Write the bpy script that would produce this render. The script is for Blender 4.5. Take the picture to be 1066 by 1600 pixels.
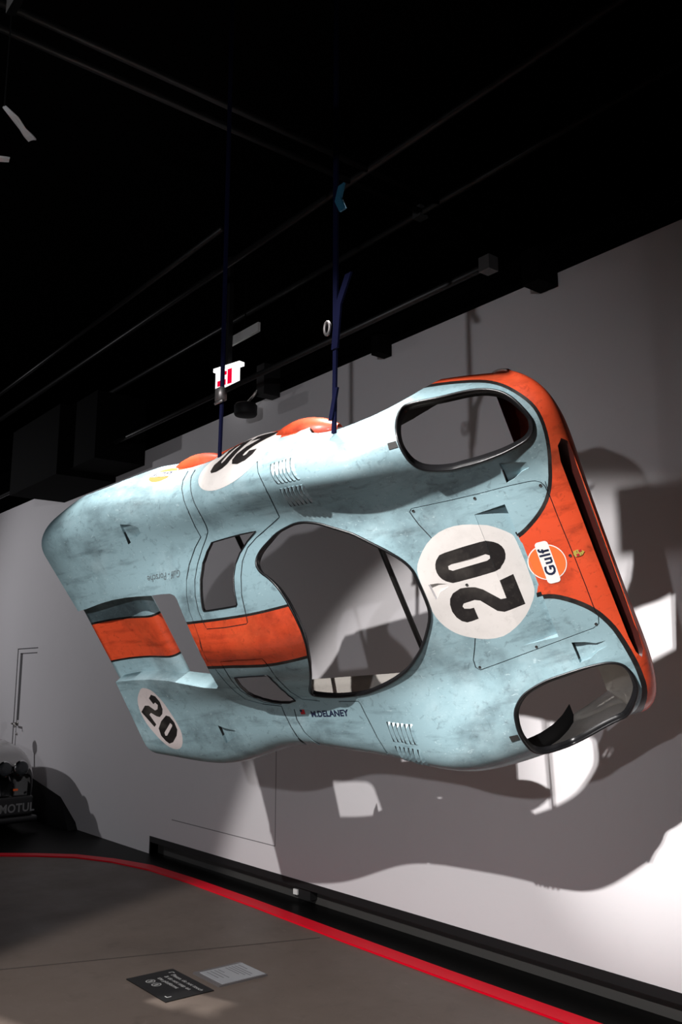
import bpy, bmesh, math, random
import numpy as np
from mathutils import Vector, Matrix
from mathutils.geometry import delaunay_2d_cdt
random.seed(3)
for o in list(bpy.data.objects): bpy.data.objects.remove(o)
COL=bpy.context.scene.collection
SC=.92                      # everything below is built in drawing units; one final pass scales it to metres
# ---------------- camera ----------------
CAMZ=2.0; WALL=5.036; KC=.8993
cd=bpy.data.cameras.new('camera'); cam=bpy.data.objects.new('camera',cd); COL.objects.link(cam)
cd.sensor_fit='VERTICAL'; cd.sensor_height=36; cd.lens=1400/1600*36; cd.clip_end=200
pitch=math.atan(260/1400); yaw=math.radians(38.41272)
fwd=Vector((-math.cos(yaw)*math.cos(pitch), math.sin(yaw)*math.cos(pitch), math.sin(pitch)))
cam.location=(0,0,CAMZ); cam.rotation_euler=fwd.to_track_quat('-Z','Y').to_euler()
bpy.context.scene.camera=cam
# ---------------- world ----------------
wd=bpy.data.worlds.new('world'); bpy.context.scene.world=wd; wd.use_nodes=True
wd.node_tree.nodes['Background'].inputs[0].default_value=(.72,.78,1,1)
wd.node_tree.nodes['Background'].inputs[1].default_value=.0
# ---------------- museum spotlights hung from the dark ceiling, plus an added nose boost ----------------
def spot(name,loc,tgt,power,size,blend,radius,col=(1,.96,.92)):
    l=bpy.data.lights.new(name,'SPOT'); l.energy=power; l.spot_size=math.radians(size); l.spot_blend=blend; l.shadow_soft_size=radius; l.color=col
    o=bpy.data.objects.new(name,l); COL.objects.link(o); o.location=loc
    o.rotation_euler=(Vector(tgt)-Vector(loc)).to_track_quat('-Z','Y').to_euler(); return o
def area(name,loc,tgt,power,sx,sy,col=(1,1,1)):
    l=bpy.data.lights.new(name,'AREA'); l.shape='RECTANGLE'; l.size=sx; l.size_y=sy; l.energy=power; l.color=col
    o=bpy.data.objects.new(name,l); COL.objects.link(o); o.location=loc
    o.rotation_euler=(Vector(tgt)-Vector(loc)).to_track_quat('-Z','Y').to_euler(); return o
LIGHTS=[]
#LIGHTS_BEGIN
LIGHTS.append(spot('key_spot',(-2.545,-3.39,5.94),(-4.30,5.04,-.75),2550,43.5,.22,.045,(1,.972,.96)))
LIGHTS.append(spot('low_spot',(.1,-4.0,3.35),(-8.6,5.0,1.3),560,66,.8,.07,(.95,.95,1)))
LIGHTS.append(spot('top_spot_front',(-3.75,2.8,5.95),(-3.62,2.64,3.1),1500,28,.8,.05,(1,.985,.96)))
LIGHTS.append(spot('top_spot_rear',(-5.2,2.45,5.95),(-5.12,2.32,3.05),1500,28,.8,.05,(1,.985,.96)))
LIGHTS.append(spot('nose_boost_spot',(-2.4,-3.39,5.94),(-3.12,3.56,2.34),3600,15,.85,.045,(1,.97,.95)))  # added beside the key to boost its light on hood and nose
LIGHTS.append(spot('far_wall_spot',(-17.6,-.6,4.6),(-13.2,5.0,2.4),520,78,.9,.08,(.97,.96,1)))
LIGHTS.append(area('hall_light',(-3,-6,5.5),(-6,4,1),3,3,3,(.85,.9,1)))
#LIGHTS_END
vs=bpy.context.scene.view_settings
vs.view_transform='Standard'; vs.look='None'; vs.exposure=0; vs.gamma=1; vs.use_curve_mapping=False
UV={
'WS':[(9.031,14.056),(9.386,13.895),(9.634,13.658),(9.838,13.416),(9.934,13.166),(9.926,12.95),(9.821,12.702),(9.633,12.444),(9.437,12.057),(9.303,11.587),(9.225,11.143),(9.152,10.624),(9.118,10.105),(9.172,9.536),(9.297,8.948),(9.446,8.318),(9.667,7.681),(9.99,6.999),(10.282,6.437),(10.352,6.112),(10.162,6.003),(9.808,5.941),(9.45,5.958),(9.071,6.034),(8.746,6.216),(8.409,6.454),(8.051,6.787),(7.771,7.123),(7.326,7.881),(6.983,8.772),(6.826,9.415),(6.794,10.098),(6.81,10.738),(6.838,11.235),(6.956,11.712),(7.193,12.25),(7.467,12.71),(7.757,13.155),(7.98,13.4),(8.201,13.636),(8.406,13.856),(8.647,14.026),(8.842,14.083)],
'HL':[(5.925,17.312),(5.936,17.596),(5.918,17.942),(5.816,18.062),(5.566,18.088),(5.169,18.078),(4.76,18.139),(4.478,18.164),(4.172,18.122),(3.899,17.98),(3.685,17.75),(3.544,17.448),(3.465,17.11),(3.409,16.675),(3.378,16.361),(3.374,16.048),(3.444,15.7),(3.548,15.445),(3.724,15.231),(3.976,15.093),(4.309,14.957),(4.686,14.871),(4.915,14.855),(5.139,14.867),(5.312,14.883),(5.52,14.995),(5.685,15.17),(5.773,15.386),(5.818,15.708),(5.838,16.094),(5.868,16.528),(5.896,16.926)],
'HR':[(5.866,4.588),(5.857,4.795),(5.801,4.983),(5.681,5.177),(5.503,5.301),(5.171,5.414),(4.801,5.439),(4.419,5.448),(4.097,5.432),(3.838,5.392),(3.61,5.275),(3.444,5.094),(3.309,4.782),(3.235,4.432),(3.205,4.005),(3.289,3.547),(3.415,3.022),(3.583,2.16),(3.929,2.002),(4.322,2.002),(4.828,2.042),(5.177,2.024),(5.388,2.374),(5.594,2.616),(5.709,2.888),(5.769,3.215),(5.806,3.663),(5.842,4.049),(5.86,4.32)],
'WL':[(11.22,14.27),(10.791,14.258),(10.315,14.232),(9.885,14.183),(10.174,13.896),(10.411,13.538),(10.532,13.186),(10.556,12.776),(10.515,12.298),(10.454,11.755),(10.48,11.695),(10.971,11.68),(11.544,11.657),(11.566,11.726),(11.591,12.296),(11.621,12.935),(11.578,13.558),(11.43,13.961)],
'WR':[(11.69,8.067),(11.111,8.132),(10.599,8.117),(10.603,7.952),(10.749,7.38),(10.975,6.675),(11.056,6.107),(10.987,5.755),(11.22,5.636),(11.491,5.644),(11.722,5.715),(11.956,5.886),(12.11,6.133),(12.15,6.445),(12.0,7.116)],
'EH':[(15.952,12.291),(15.616,12.352),(14.973,12.555),(14.537,12.644),(14.141,12.664),(13.77,12.638),(13.322,12.581),(13.032,12.586),(12.706,12.554),(12.555,12.434),(12.483,12.266),(12.392,11.799),(12.284,11.13),(12.174,10.481),(12.126,9.9),(12.264,9.169),(12.427,8.5),(12.53,7.927),(12.697,7.296),(12.834,7.101),(13.182,7.212),(13.624,7.505),(14.083,7.785),(14.628,7.897),(15.278,7.902),(16.056,7.817)],
'CIRC':[(6.754,11.15),(6.71,11.359),(6.64,11.557),(6.542,11.789),(6.423,12.009),(6.289,12.181),(6.143,12.305),(5.988,12.363),(5.831,12.368),(5.677,12.321),(5.528,12.237),(5.386,12.132),(5.256,12.006),(5.146,11.851),(5.054,11.694),(4.978,11.563),(4.919,11.447),(4.878,11.367),(4.852,11.254),(4.839,11.017),(4.835,10.738),(4.832,10.483),(4.831,10.217),(4.833,9.923),(4.837,9.621),(4.838,9.315),(4.853,9.034),(4.896,8.827),(4.968,8.63),(5.081,8.37),(5.211,8.113),(5.338,7.915),(5.469,7.751),(5.605,7.606),(5.748,7.511),(5.901,7.502),(6.05,7.551),(6.178,7.645),(6.293,7.771),(6.398,7.904),(6.49,8.052),(6.569,8.216),(6.635,8.398),(6.692,8.603),(6.736,8.829),(6.765,9.076),(6.779,9.346),(6.771,9.643),(6.759,9.955),(6.764,10.284),(6.771,10.602),(6.771,10.891)],
'D0':[(6.179,11.462),(5.845,11.472),(5.5,11.477),(5.388,11.463),(5.345,11.416),(5.264,11.323),(5.194,11.2),(5.15,11.056),(5.131,10.897),(5.141,10.722),(5.174,10.553),(5.229,10.416),(5.296,10.306),(5.329,10.231),(5.438,10.181),(5.793,10.158),(6.135,10.183),(6.24,10.208),(6.278,10.256),(6.343,10.363),(6.395,10.499),(6.427,10.649),(6.441,10.809),(6.436,10.978),(6.413,11.139),(6.373,11.273),(6.319,11.377),(6.284,11.435)],
'D0i':[(6.209,10.915),(6.147,10.944),(5.481,10.955),(5.414,10.867),(5.43,10.744),(5.497,10.689),(6.161,10.684),(6.221,10.779)],
'D2':[(6.012,9.852),(5.898,9.773),(5.779,9.6),(5.525,9.042),(5.418,9.03),(5.419,9.782),(5.146,9.864),(5.134,8.581),(5.55,8.504),(5.673,8.614),(5.782,8.881),(5.901,9.189),(5.996,9.278),(6.09,9.273),(6.205,9.27),(6.246,9.172),(6.23,9.06),(6.133,8.991),(6.061,8.984),(6.058,8.499),(6.19,8.476),(6.281,8.481),(6.364,8.598),(6.424,8.8),(6.455,9.086),(6.44,9.395),(6.399,9.623),(6.312,9.812),(6.16,9.906)],
'TC':[(15.422,6.799),(15.306,7.044),(15.188,7.25),(15.111,7.35),(15.038,7.374),(14.932,7.332),(14.831,7.223),(14.764,7.045),(14.717,6.816),(14.681,6.576),(14.653,6.281),(14.624,5.881),(14.592,5.502),(14.567,5.219),(14.556,4.977),(14.564,4.769),(14.592,4.57),(14.644,4.335),(14.718,4.114),(14.802,3.978),(14.894,3.915),(14.996,3.932),(15.094,4.032),(15.178,4.216),(15.257,4.432),(15.326,4.644),(15.392,4.865),(15.462,5.093),(15.524,5.336),(15.566,5.615),(15.586,5.895),(15.577,6.137),(15.545,6.364),(15.495,6.583)],
'T2':[(15.043,6.693),(14.905,6.913),(14.797,6.809),(14.755,6.439),(14.795,6.022),(14.873,5.774),(14.988,5.63),(15.074,5.668),(15.221,5.867),(15.301,5.779),(15.203,5.273),(15.296,5.151),(15.551,5.937),(15.313,6.276),(15.187,6.265),(15.044,5.981),(14.949,6.038),(14.873,6.271),(14.915,6.419),(15.001,6.333)],
'T0':[(15.176,5.072),(15.006,5.42),(14.786,5.691),(14.695,5.633),(14.636,5.33),(14.638,4.983),(14.722,4.694),(14.907,4.344),(15.037,4.252),(15.11,4.402),(15.19,4.7)],
'T0i':[(15.045,4.853),(14.761,5.312),(14.725,5.222),(14.753,5.136),(15.001,4.698),(15.057,4.698)],
'HH':[(6.435,13.609),(5.811,13.501),(5.133,13.414),(4.567,13.385),(4.158,13.325),(4.005,13.275),(3.882,13.133),(3.826,12.914),(3.796,12.369),(3.79,11.582),(3.77,10.505),(3.759,9.898),(3.741,8.755),(3.74,7.947),(3.711,7.439),(3.771,7.118),(3.936,6.968),(4.376,6.843),(4.915,6.679),(5.424,6.546),(5.918,6.442),(6.397,6.362),(6.47,6.499),(6.463,6.826),(6.35,7.311),(6.223,7.925),(6.152,8.482),(6.115,9.022),(6.086,9.425),(6.076,10.003),(6.102,10.496),(6.152,11.002),(6.18,11.455),(6.319,12.264),(6.429,12.856),(6.474,13.239),(6.491,13.493)],
'REC':[(5.39,12.589),(4.772,12.656),(4.759,11.937),(4.745,11.328),(4.739,10.551),(4.735,9.813),(4.723,8.945),(4.728,8.071),(4.729,6.925),(5.438,6.907),(5.438,8.334),(5.422,9.838),(5.392,11.336)],
'N1':[(4.498,14.54),(4.578,13.546),(4.391,13.642),(4.185,13.87),(4.003,13.949),(3.993,14.232),(4.234,14.411)],
'N2':[(4.512,6.534),(4.438,5.659),(4.191,5.724),(3.995,5.932),(3.738,6.046),(3.762,6.289),(4.004,6.271),(4.234,6.433)],
'N3':[(13.461,16.047),(13.536,15.031),(13.336,15.203),(13.102,15.431),(13.078,15.736),(13.237,15.95)],
'N4':[(13.58,4.965),(13.561,4.094),(13.364,4.259),(13.181,4.357),(13.217,4.589),(13.433,4.778)],
'N5':[(6.654,10.463),(6.629,9.758),(6.51,10.033),(6.327,10.137),(6.343,10.249),(6.495,10.399)],
'TL':[(6.075,16.673),(5.923,16.684),(5.899,16.425),(6.062,16.405)],
'TR':[(6.054,4.169),(5.886,4.126),(5.869,3.941),(6.033,3.965)],
'FS_L':[(9.244,17.534),(9.091,16.984),(8.931,16.404),(8.939,15.697),(9.09,14.999),(9.176,14.496)],
'DL_in':[(9.176,14.496),(9.541,14.21),(9.918,13.937),(10.194,13.657),(10.338,13.234),(10.348,12.718),(10.308,12.035),(10.254,11.236),(10.251,10.964),(10.292,10.908),(10.935,10.879),(11.578,10.875),(11.651,11.142),(11.75,11.679),(11.808,12.329),(11.824,12.98),(11.765,13.557),(11.575,14.125),(11.357,14.494),(11.197,14.762)],
'DL_r':[(11.197,14.762),(11.136,15.037),(11.065,15.565),(11.071,16.227),(11.176,16.82),(11.325,17.397),(11.502,18.006),(11.578,18.487)],
'RB':[(11.869,18.604),(11.75,17.94),(11.632,17.424),(11.47,16.781),(11.367,16.057),(11.466,15.141),(11.481,14.642),(11.78,14.261),(12.035,13.639),(12.116,13.044),(12.119,12.373),(12.089,11.709),(12.024,11.265),(11.925,10.442),(12.131,9.178),(12.105,8.652),(12.227,7.716),(12.444,6.626),(12.443,5.989),(12.06,5.622),(11.513,5.455),(11.517,5.016),(11.44,4.455),(11.359,3.825),(11.516,2.695)],
'DR':[(10.817,3.382),(10.918,3.736),(11.062,4.239),(11.184,4.811),(11.166,5.313),(11.487,5.539),(11.987,5.707),(12.24,6.164),(12.21,6.784),(11.934,7.826),(11.762,8.615),(11.66,9.172),(11.048,9.249),(10.296,9.187),(10.3,9.004),(10.323,8.636),(10.524,7.604),(10.889,6.299),(10.772,5.823),(10.291,5.714),(9.787,5.691),(9.32,5.68),(9.285,5.561),(9.23,5.204),(9.121,4.794),(9.012,4.38),(8.918,3.991),(8.904,3.587)],
'RL':[(12.316,11.16),(11.663,11.213),(10.884,11.247),(10.217,11.252),(9.762,11.262),(9.332,11.273),(9.199,11.282)],
'RR':[(12.477,8.753),(11.829,8.815),(11.376,8.848),(10.456,8.768),(9.826,8.784),(9.374,8.835),(9.273,8.849)],
'SL':[(6.543,19.541),(6.293,19.382),(5.992,19.267),(5.718,19.211),(5.422,19.164),(5.072,19.09),(4.721,19.008),(4.421,18.913),(4.161,18.798),(3.961,18.673),(3.796,18.519),(3.637,18.33),(3.5,18.11),(3.388,17.862),(3.298,17.597),(3.221,17.306),(3.161,17.016),(3.122,16.766),(3.102,16.515),(3.103,16.237),(3.121,15.937),(3.154,15.614),(3.203,15.268),(3.267,14.896),(3.345,14.514),(3.435,14.119),(3.526,13.706),(3.609,13.294),(3.698,12.92),(3.803,12.602),(3.919,12.329),(4.046,12.106),(4.177,11.916),(4.307,11.749),(4.432,11.605),(4.55,11.48),(4.654,11.384),(4.736,11.328),(4.79,11.299)],
'SR':[(4.857,8.766),(4.749,8.75),(4.612,8.715),(4.501,8.652),(4.387,8.559),(4.253,8.421),(4.115,8.261),(3.987,8.093),(3.87,7.922),(3.773,7.754),(3.693,7.593),(3.636,7.463),(3.582,7.31),(3.502,7.071),(3.42,6.784),(3.356,6.471),(3.298,6.156),(3.241,5.871),(3.185,5.594),(3.124,5.294),(3.067,4.99),(3.026,4.701),(2.994,4.426),(2.964,4.187),(2.951,3.948),(2.962,3.661),(2.999,3.341),(3.067,2.97),(3.12,2.497),(3.307,1.954),(3.577,1.977)],
'louver_l':[[(8.76,17.21),(8.53,16.18)],[(8.67,17.23),(8.43,16.16)],[(8.55,17.23),(8.33,16.16)],[(8.46,17.23),(8.23,16.15)],[(8.37,17.23),(8.13,16.14)],[(8.24,17.21),(8.02,16.15)]],
'louver_l2':[[(8.54,15.89),(8.71,14.85)],[(8.44,15.87),(8.62,14.84)],[(8.34,15.88),(8.53,14.83)],[(8.25,15.88),(8.43,14.83)],[(8.14,15.86),(8.33,14.84)],[(8.04,15.86),(8.23,14.83)]],
'louver_r':[[(8.71,4.99),(8.59,4.35)],[(8.61,4.97),(8.49,4.36)],[(8.51,4.96),(8.39,4.37)],[(8.41,4.97),(8.31,4.35)],[(8.3,4.96),(8.19,4.35)],[(8.19,4.97),(8.09,4.36)]],
'louver_r2':[[(8.58,4.19),(8.5,3.37)],[(8.48,4.2),(8.41,3.37)],[(8.38,4.2),(8.31,3.37)],[(8.27,4.21),(8.27,3.22)],[(8.17,4.21),(8.15,3.29)],[(8.05,4.2),(8.03,3.33)]],
'bRL':[(12.322,11.099),(12.042,11.126),(11.667,11.155),(11.275,11.178),(10.886,11.191),(10.528,11.197),(10.217,11.198),(9.975,11.202),(9.76,11.209),(9.523,11.215),(9.329,11.22),(9.237,11.225),(9.195,11.229),(9.202,11.335),(9.242,11.33),(9.334,11.325),(9.527,11.321),(9.764,11.315),(9.978,11.309),(10.218,11.306),(10.526,11.307),(10.882,11.303),(11.269,11.292),(11.658,11.272),(12.031,11.245),(12.309,11.221)],
'bRR':[(12.526,8.649),(12.229,8.681),(11.878,8.712),(11.676,8.733),(11.422,8.748),(10.957,8.721),(10.491,8.675),(10.139,8.678),(9.848,8.698),(9.586,8.726),(9.391,8.752),(9.313,8.762),(9.288,8.767),(9.259,8.929),(9.282,8.925),(9.358,8.917),(9.549,8.894),(9.804,8.87),(10.084,8.856),(10.422,8.859),(10.872,8.913),(11.329,8.947),(11.581,8.935),(11.78,8.918),(12.127,8.888),(12.427,8.856)],
'bSL':[(6.438,19.251),(6.209,19.151),(5.923,19.076),(5.656,19.036),(5.368,18.998),(5.027,18.932),(4.688,18.854),(4.401,18.765),(4.155,18.657),(3.971,18.542),(3.819,18.402),(3.673,18.229),(3.546,18.027),(3.439,17.796),(3.352,17.543),(3.276,17.261),(3.215,16.979),(3.177,16.736),(3.158,16.496),(3.158,16.228),(3.175,15.935),(3.207,15.618),(3.255,15.278),(3.318,14.909),(3.395,14.532),(3.483,14.141),(3.575,13.73),(3.657,13.321),(3.742,12.953),(3.843,12.643),(3.955,12.379),(4.076,12.162),(4.203,11.977),(4.33,11.814),(4.453,11.674),(4.568,11.552),(4.668,11.46),(4.745,11.408),(4.798,11.382),(4.783,11.216),(4.726,11.247),(4.639,11.308),(4.532,11.409),(4.412,11.537),(4.283,11.683),(4.15,11.854),(4.015,12.049),(3.883,12.281),(3.762,12.561),(3.652,12.887),(3.561,13.267),(3.477,13.682),(3.384,14.098),(3.293,14.496),(3.214,14.881),(3.148,15.257),(3.098,15.609),(3.064,15.938),(3.045,16.245),(3.044,16.532),(3.064,16.794),(3.103,17.053),(3.163,17.35),(3.24,17.651),(3.332,17.93),(3.451,18.198),(3.599,18.44),(3.773,18.65),(3.957,18.821),(4.174,18.96),(4.451,19.087),(4.765,19.188),(5.127,19.278),(5.488,19.365),(5.794,19.428),(6.081,19.518),(6.408,19.713),(6.696,19.989)],
'bSR':[(4.866,8.677),(4.76,8.661),(4.628,8.626),(4.523,8.565),(4.414,8.475),(4.284,8.339),(4.15,8.18),(4.026,8.014),(3.913,7.845),(3.822,7.681),(3.746,7.523),(3.694,7.398),(3.644,7.249),(3.568,7.012),(3.491,6.732),(3.432,6.429),(3.376,6.12),(3.322,5.842),(3.269,5.57),(3.211,5.274),(3.158,4.977),(3.121,4.697),(3.092,4.426),(3.066,4.195),(3.056,3.975),(3.068,3.709),(3.104,3.424),(3.175,3.105),(3.252,2.75),(3.355,2.355),(3.469,2.002),(3.133,1.923),(3.107,1.923),(2.821,2.016),(2.932,2.82),(2.877,3.255),(2.841,3.61),(2.832,3.919),(2.849,4.176),(2.885,4.423),(2.921,4.703),(2.966,5.001),(3.029,5.312),(3.094,5.618),(3.154,5.9),(3.214,6.19),(3.275,6.511),(3.345,6.834),(3.434,7.129),(3.519,7.371),(3.577,7.527),(3.639,7.662),(3.724,7.827),(3.826,7.998),(3.948,8.172),(4.08,8.34),(4.222,8.502),(4.36,8.642),(4.479,8.738),(4.597,8.803),(4.738,8.84),(4.847,8.855)],
'sFL':[(9.26,17.54),(9.189,17.295),(9.105,16.983),(9.016,16.698),(8.945,16.397),(8.919,16.056),(8.954,15.689),(9.03,15.323),(9.105,14.993),(9.162,14.697),(9.19,14.491),(9.162,14.501),(9.133,14.707),(9.075,15.005),(8.998,15.337),(8.923,15.704),(8.89,16.07),(8.918,16.411),(8.991,16.71),(9.077,16.985),(9.158,17.287),(9.228,17.528)],
'sDLin':[(9.177,14.514),(9.544,14.227),(9.925,13.953),(10.206,13.67),(10.352,13.242),(10.362,12.722),(10.321,12.037),(10.267,11.235),(10.263,10.968),(10.293,10.927),(10.934,10.898),(11.571,10.895),(11.634,11.15),(11.733,11.683),(11.791,12.328),(11.808,12.975),(11.75,13.548),(11.562,14.113),(11.346,14.482),(11.186,14.75),(11.208,14.774),(11.369,14.506),(11.588,14.136),(11.781,13.567),(11.841,12.985),(11.825,12.329),(11.768,11.674),(11.669,11.135),(11.585,10.856),(10.935,10.859),(10.291,10.889),(10.238,10.961),(10.241,11.236),(10.295,12.034),(10.334,12.713),(10.324,13.226),(10.183,13.644),(9.912,13.921),(9.537,14.193),(9.174,14.478)],
'sDLr':[(11.18,14.76),(11.154,14.866),(11.118,15.038),(11.082,15.279),(11.046,15.569),(11.03,15.895),(11.052,16.23),(11.097,16.529),(11.157,16.816),(11.228,17.103),(11.304,17.386),(11.391,17.687),(11.474,17.98),(11.515,18.239),(11.541,18.44),(11.616,18.535),(11.581,18.317),(11.53,18.032),(11.438,17.719),(11.347,17.408),(11.268,17.117),(11.196,16.823),(11.134,16.53),(11.089,16.225),(11.068,15.886),(11.084,15.56),(11.12,15.272),(11.154,15.035),(11.189,14.869),(11.214,14.765)],
'sRB1':[(11.904,18.646),(11.775,17.964),(11.652,17.432),(11.488,16.782),(11.386,16.055),(11.485,15.137),(11.496,14.649),(11.794,14.275),(12.053,13.65),(12.134,13.053),(12.097,13.036),(12.018,13.628),(11.767,14.246),(11.465,14.634),(11.448,15.145),(11.349,16.06),(11.451,16.78),(11.612,17.415),(11.725,17.917),(11.834,18.563)],
'sRB2':[(12.129,13.047),(12.133,12.374),(12.104,11.706),(12.039,11.26),(11.941,10.436),(12.152,9.164),(12.125,8.633),(12.249,7.693),(12.465,6.6),(12.457,5.968),(12.07,5.603),(12.049,5.643),(12.428,6.011),(12.422,6.651),(12.204,7.738),(12.085,8.67),(12.111,9.192),(11.91,10.448),(12.009,11.27),(12.074,11.712),(12.105,12.372),(12.102,13.041)],
'sRB3':[(12.072,5.593),(11.528,5.43),(11.535,5.005),(11.458,4.44),(11.382,3.793),(11.462,2.802),(11.383,2.968),(11.337,3.855),(11.423,4.47),(11.499,5.027),(11.498,5.48),(12.047,5.652)],
'sDR1':[(10.78,3.461),(10.896,3.777),(11.045,4.259),(11.167,4.822),(11.149,5.32),(11.183,5.306),(11.201,4.8),(11.079,4.22),(10.941,3.694),(10.861,3.285)],
'sDR2':[(11.477,5.562),(11.974,5.732),(12.219,6.193),(12.182,6.816),(11.908,7.849),(11.74,8.632),(11.662,9.148),(11.062,9.22),(10.307,9.16),(10.316,8.988),(10.338,8.622),(10.547,7.58),(10.911,6.271),(10.785,5.799),(10.299,5.692),(10.284,5.736),(10.76,5.847),(10.867,6.327),(10.501,7.628),(10.307,8.65),(10.285,9.019),(10.284,9.214),(11.035,9.279),(11.658,9.196),(11.785,8.599),(11.96,7.802),(12.238,6.752),(12.26,6.135),(12.0,5.683),(11.496,5.515)],
'sDR3':[(9.792,5.67),(9.325,5.66),(9.297,5.552),(9.241,5.195),(9.132,4.785),(9.023,4.368),(8.93,3.973),(8.925,3.546),(8.885,3.624),(8.905,4.009),(9.001,4.392),(9.11,4.804),(9.218,5.212),(9.274,5.57),(9.314,5.699),(9.781,5.713)],
'sHH':[(6.438,13.588),(5.813,13.479),(5.135,13.392),(4.568,13.363),(4.16,13.303),(4.009,13.254),(3.891,13.118),(3.837,12.909),(3.807,12.367),(3.801,11.58),(3.782,10.502),(3.771,9.896),(3.753,8.753),(3.753,7.944),(3.723,7.438),(3.779,7.13),(3.937,6.99),(4.376,6.866),(4.915,6.7),(5.424,6.567),(5.918,6.46),(6.396,6.379),(6.461,6.506),(6.454,6.822),(6.342,7.304),(6.215,7.92),(6.143,8.48),(6.107,9.021),(6.078,9.425),(6.067,10.006),(6.094,10.501),(6.144,11.007),(6.171,11.461),(6.311,12.272),(6.421,12.865),(6.465,13.246),(6.482,13.492),(6.429,13.595),(6.44,13.623),(6.5,13.494),(6.483,13.233),(6.438,12.848),(6.327,12.256),(6.188,11.448),(6.161,10.998),(6.111,10.491),(6.085,10.001),(6.095,9.425),(6.124,9.023),(6.161,8.484),(6.232,7.93),(6.358,7.318),(6.472,6.829),(6.479,6.493),(6.398,6.344),(5.917,6.423),(5.424,6.526),(4.915,6.657),(4.376,6.821),(3.935,6.947),(3.762,7.105),(3.698,7.441),(3.728,7.95),(3.729,8.757),(3.747,9.901),(3.758,10.507),(3.778,11.584),(3.784,12.371),(3.814,12.92),(3.874,13.149),(4.0,13.296),(4.156,13.348),(4.565,13.407),(5.131,13.436),(5.808,13.523),(6.432,13.63)],
'sNose':[(3.786,12.369),(3.78,12.779),(3.773,13.132),(3.791,13.131),(3.798,12.778),(3.805,12.368)],
'arch0':[(5.586,20.6),(5.586,20.0),(5.654,19.389),(5.789,18.869),(5.992,18.462),(6.263,18.168),(6.568,17.987),(6.906,17.897),(7.244,17.874),(7.583,17.942),(7.887,18.078),(8.158,18.304),(8.361,18.643),(8.53,19.073),(8.632,19.638),(8.665,20.0),(8.665,20.6)],
'arch1':[(13.233,20.6),(13.233,20.0),(13.301,19.796),(13.368,19.322),(13.504,18.937),(13.673,18.643),(13.842,18.417),(14.079,18.304),(14.316,18.304),(14.553,18.394),(14.789,18.598),(15.094,18.915),(15.432,19.344),(15.5,19.729),(15.5,20.0),(15.5,20.0),(15.5,20.6)],
'arch2':[(5.586,-0.6),(5.586,0.0),(5.654,0.611),(5.789,1.131),(5.992,1.538),(6.263,1.832),(6.568,2.013),(6.906,2.103),(7.244,2.126),(7.583,2.058),(7.887,1.922),(8.158,1.696),(8.361,1.357),(8.53,0.927),(8.632,0.362),(8.665,0.0),(8.665,-0.6)],
'arch3':[(13.233,-0.6),(13.233,0.0),(13.301,0.204),(13.368,0.678),(13.504,1.063),(13.673,1.357),(13.842,1.583),(14.079,1.696),(14.316,1.696),(14.553,1.606),(14.789,1.402),(15.094,1.085),(15.432,0.656),(15.5,0.271),(15.5,0.0),(15.5,0.0),(15.5,-0.6)],
}
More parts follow.
